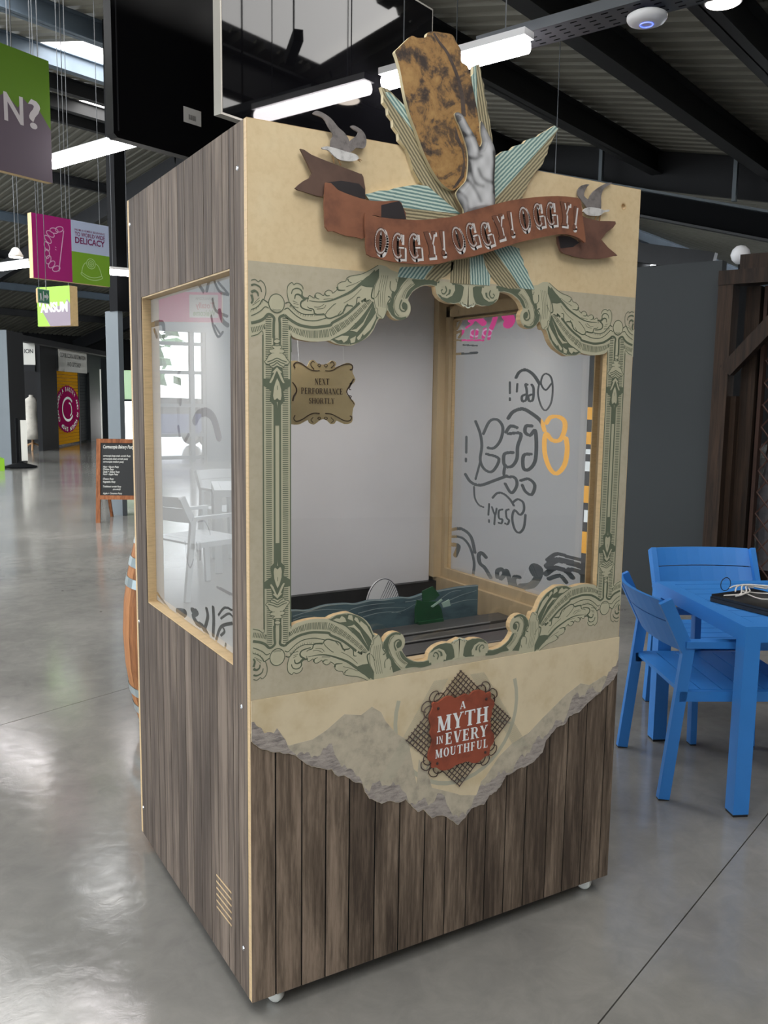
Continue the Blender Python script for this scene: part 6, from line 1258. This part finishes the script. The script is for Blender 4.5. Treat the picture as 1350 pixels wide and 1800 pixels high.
def chair(name, label, mat):
    c = empty(name, (0, 0, 0), 0, True); tag(c, label, 'chair', 'blue metal armchairs' if mat == 'blue_paint' else 'pale armchairs')
    W2, s = 0.262, 0.045                 # faces +Y
    for sx in (-1, 1):
        x = W2 * sx
        lg = MB().bar((x, -0.30, 0.006), (x, -0.235, 0.62), 0.028, s, Y_).build('back_leg', mat, c); MB().bar((x, -0.30, 0.0), (x, -0.2995, 0.007), 0.027, s * 0.95, Y_).build('foot_pad', 'foot_black', lg)
        lg = MB().bar((x, 0.285, 0.006), (x, 0.255, 0.62), 0.028, s, Y_).build('front_leg', mat, c); MB().bar((x, 0.285, 0.0), (x, 0.2848, 0.007), 0.027, s * 0.95, Y_).build('foot_pad', 'foot_black', lg)
        MB().bar((x, -0.25, 0.632), (x, 0.285, 0.632), 0.045, 0.026).build('armrest', mat, c)
        MB().bar((x, -0.235, 0.60), (x, -0.335, 0.80), 0.026, 0.05, Y_).build('back_upright', mat, c)
        MB().bar((x, -0.262, 0.425), (x, 0.262, 0.425), 0.028, 0.04).build('seat_rail', mat, c)
    n = 6
    for i in range(n):
        y0 = -0.255 + 0.51 * (i + 0.5) / n; MB().box((0, y0, 0.438), (2 * W2 - 0.03, 0.51 / n - 0.005, 0.016)).build('seat_slat', mat, c)
    # curved back boards
    for z0_, z1_ in ((0.600, 0.712), (0.717, 0.802)):
        vs = []
        for k in range(9):
            x = -W2 + 0.013 + (2 * W2 - 0.026) * k / 8; b2 = -0.045 * (1 - (x / W2) ** 2)
            yy = lambda z: -0.235 - (z - 0.60) * 0.5 + b2
            vs += [(x, yy(z0_), z0_), (x, yy(z1_), z1_), (x, yy(z1_) - 0.016, z1_), (x, yy(z0_) - 0.016, z0_)]
        fs = [(4 * k + j, 4 * k + (j + 1) % 4, 4 * k + 4 + (j + 1) % 4, 4 * k + 4 + j) for k in range(8) for j in range(4)] + [(3, 2, 1, 0), (32, 33, 34, 35)]
        MB().add(vs, fs).build('back_board', mat, c)
    return c
def face(c, p, d): c.location = p; c.rotation_euler = (0, 0, math.atan2(-d[0], d[1]))
ca, cb = Vector((1.876, 0.369, 0)), Vector((2.12, 0.798, 0)); fd = Vector((0.88, -0.475, 0)).normalized()
ch0 = chair('armchair', 'blue slatted armchair pushed in at the near left end of the blue table', 'blue_paint'); face(ch0, (ca + cb) / 2 + fd * 0.30, fd)
fd2 = Vector((-0.46, -0.888, 0)).normalized(); side = Vector((0.888, -0.46, 0))
ch1 = copy_tree(ch0); ch1['label'] = 'blue slatted armchair behind the blue table with its back to the partition'
face(ch1, (Vector((2.409, 0.692, 0)) + Vector((2.647, 1.151, 0))) / 2 + side * 0.285 - fd2 * 0.03, fd2)
# laptop and cables
plain('laptop_black', (16, 17, 18), 0.35); plain('cable_white', (206, 202, 196), 0.5); plain('cable_black', (14, 14, 16), 0.5)
lc = Vector((2.215, 0.47, 0.741)); lx = (Vector((2.20, 0.05, 0)) - Vector((2.215, 0.47, 0))).normalized(); ly = Vector((-lx.y, lx.x, 0))
lp = empty('laptop', lc); tag(lp, 'closed black laptop on the blue table', 'laptop')
MB().poly((lc + ly * 0.0, lx, ly, Z), [(0.012, 0), (0.37, 0), (0.382, 0.012), (0.382, 0.26), (0.37, 0.272), (0.012, 0.272), (0, 0.26), (0, 0.012)], 0.016, 0).build('laptop_base', 'laptop_black', lp)
MB().poly((lc + ly * 0.0, lx, ly, Z), [(0.016, 0.002), (0.366, 0.002), (0.378, 0.014), (0.378, 0.258), (0.366, 0.268), (0.016, 0.268), (0.004, 0.256), (0.004, 0.014)], 0.010, 0.017).build('laptop_lid', 'laptop_black', lp)
cb_ = empty('cable_bundle', lc + Z * 0.03); tag(cb_, 'loose bundle of white cables with a black loop on laptop', 'cable')
random.seed(11)
for i in range(5):
    a = lc + ly * (0.02 + 0.02 * i) + lx * 0.02; pts = []
    for k in range(12):
        t = k / 11; pts.append(a + ly * (0.24 * t) + lx * (0.04 + 0.05 * math.sin(t * 5 + i) + 0.02 * i * t) + Z * (0.031 + 0.016 * math.sin(t * math.pi) + 0.004 * i))
    MB().tube(pts, 0.0032, 6).build('white_cable', 'cable_white', cb_, smooth=True)
MB().tube([lc + ly * 0.16 + lx * (0.12 + 0.07 * math.cos(a)) + Z * (0.034 + 0.006 * math.sin(2 * a)) + ly * 0.05 * math.sin(a) for a in [k / 14 * 2 * math.pi for k in range(14)]], 0.003, 6, closed=True).build('white_cable', 'cable_white', cb_, smooth=True)
MB().tube([lc + ly * 0.10 - lx * 0.0 + ly * 0.03 * math.cos(a) + Z * (0.060 + 0.028 * math.sin(a)) for a in [k / 14 * 2 * math.pi for k in range(14)]], 0.0018, 6, closed=True).build('black_loop', 'cable_black', cb_, smooth=True)

# ---- things outside the frame that the booth glass mirrors
pc = chair('armchair', 'pale armchair nearest the booth, mirrored in its side window', 'pale_paint'); face(pc, Vector((-1.42, 4.75, 0)), Vector((-0.95, 0.3, 0)))
p2 = copy_tree(pc); p2['label'] = 'pale armchair beyond the pale table, mirrored in the booth window'; face(p2, Vector((-2.35, 6.3, 0)), Vector((-0.2, -0.95, 0)))
table('metal_table', Vector((-3.1, 4.9, 0)), Vector((0.95, 0.3, 0)).normalized(), Vector((-0.3, 0.95, 0)).normalized(), 1.4, 0.8, 'pale metal table mirrored in the side window of booth', 'pale_paint')
gw = MB()
wl = empty('wall_left', (-7.5, 18.0, 0)); wl['kind'] = 'structure'
for a, b_ in (((-14, 17.9, 0), (-6.1, 18.1, 5.2)), ((-6.1, 17.9, 2.97), (-3.4, 18.1, 5.2)), ((-3.4, 17.9, 0), (-3.1, 18.1, 5.2)), ((-3.1, 17.9, 4.4), (1.0, 18.1, 5.2))): MB().bb(a, b_).build('wall_part', 'clad_grey', wl)
wn = empty('window_1', (-4.75, 18.0, 0)); wn['kind'] = 'structure'
for x in (-6.08, -5.78, -4.72, -3.62): MB().bb((x - 0.05, 17.93, 0), (x + 0.05, 18.07, 2.97)).build('mullion', 'clad_grey', wn)
for x in (-2.1, -1.1, -0.1, 0.9): MB().bb((x - 0.05, 17.93, 0), (x + 0.05, 18.07, 4.4)).build('mullion', 'clad_grey', wn)
MB().add([(-3.1, 18.0, 0), (0.9, 18.0, 0), (0.9, 18.0, 4.4), (-3.1, 18.0, 4.4)], [(0, 1, 2, 3)]).build('pane', 'clear_glass', wn)  # unseen extra glazing, added to let more daylight onto the far floor
for z_ in (0.10, 0.62, 1.30, 2.05, 2.70): MB().bb((-6.1, 17.94, z_ - 0.04), (-3.4, 18.06, z_ + 0.04)).build('transom', 'clad_grey', wn)
MB().add([(-6.1, 18.0, 0), (-3.4, 18.0, 0), (-3.4, 18.0, 2.97), (-6.1, 18.0, 2.97)], [(0, 1, 2, 3)]).build('pane', 'clear_glass', wn)
plain('foliage', (96, 140, 96), 0.9, var=0.6, scale=3)
tree = empty('street_tree', (-7.0, 30, 0)); tag(tree, 'green street tree outside the side window', 'tree')
mb = MB(); random.seed(5)
for i in range(260):
    a, h = random.uniform(0, 6.28), random.uniform(1.9, 4.6); r = random.uniform(0.2, 2.2); cx_, cy_ = -7.0 + r * math.cos(a), 30 + r * math.sin(a); s = random.uniform(0.2, 0.45)
    n_ = Vector((random.uniform(-1, 1), random.uniform(-1, 1), random.uniform(-1, 1))).normalized(); t1 = n_.orthogonal().normalized(); t2_ = n_.cross(t1); c_ = Vector((cx_, cy_, h)); mb.add([c_ + t1 * s, c_ + t2_ * s * .6, c_ - t1 * s, c_ - t2_ * s * .6], [(0, 1, 2, 3)])
fo = mb.build('foliage', 'foliage', tree); fo['kind'] = 'stuff'; MB().tube([(-7, 30, 0), (-7, 30, 2.6)], 0.14, 8).build('trunk', 'old_timber', tree)
plain('car_blue', (70, 92, 150), 0.25, 0.3); plain('tyre', (24, 24, 26), 0.7)
CFm = (Vector((-8.8, 23.0, 0)), Vector((1, 0, 0)), Z, Vector((0, -1, 0)))
car = empty('car', (-6.7, 23.85, 0)); tag(car, 'blue car parked outside the side window', 'car')
MB().poly(CFm, [(0.05, 0.35), (4.2, 0.35), (4.25, 0.7), (4.1, 0.9), (3.3, 0.98), (0.35, 1.0), (0.0, 0.85)], 1.65, -1.65).build('car_body', 'car_blue', car); MB().poly(CFm, [(0.3, 0.98), (0.7, 1.42), (2.2, 1.46), (3.25, 0.97)], 1.4, -1.52).build('cabin', 'screen_glass', car)
for x in (0.85, 3.35):
    for y in (0.02, -1.55):
        w = MB().lathe([(0.10, 0.0), (0.30, 0.0), (0.31, 0.05), (0.31, 0.16), (0.28, 0.2)], CFm[0] + CFm[1] * x + Z * 0.31 - Y_ * y - Y_ * 0.05, 20, Y_).build('wheel', 'tyre', car)
        MB().lathe([(0.0, -0.012), (0.20, -0.008), (0.20, 0.0)], CFm[0] + CFm[1] * x + Z * 0.31 - Y_ * y - Y_ * 0.05, 20, Y_, cap=False).build('hubcap', 'silver', w)
for o in bpy.data.objects:
    if '_local' in o: del o['_local']
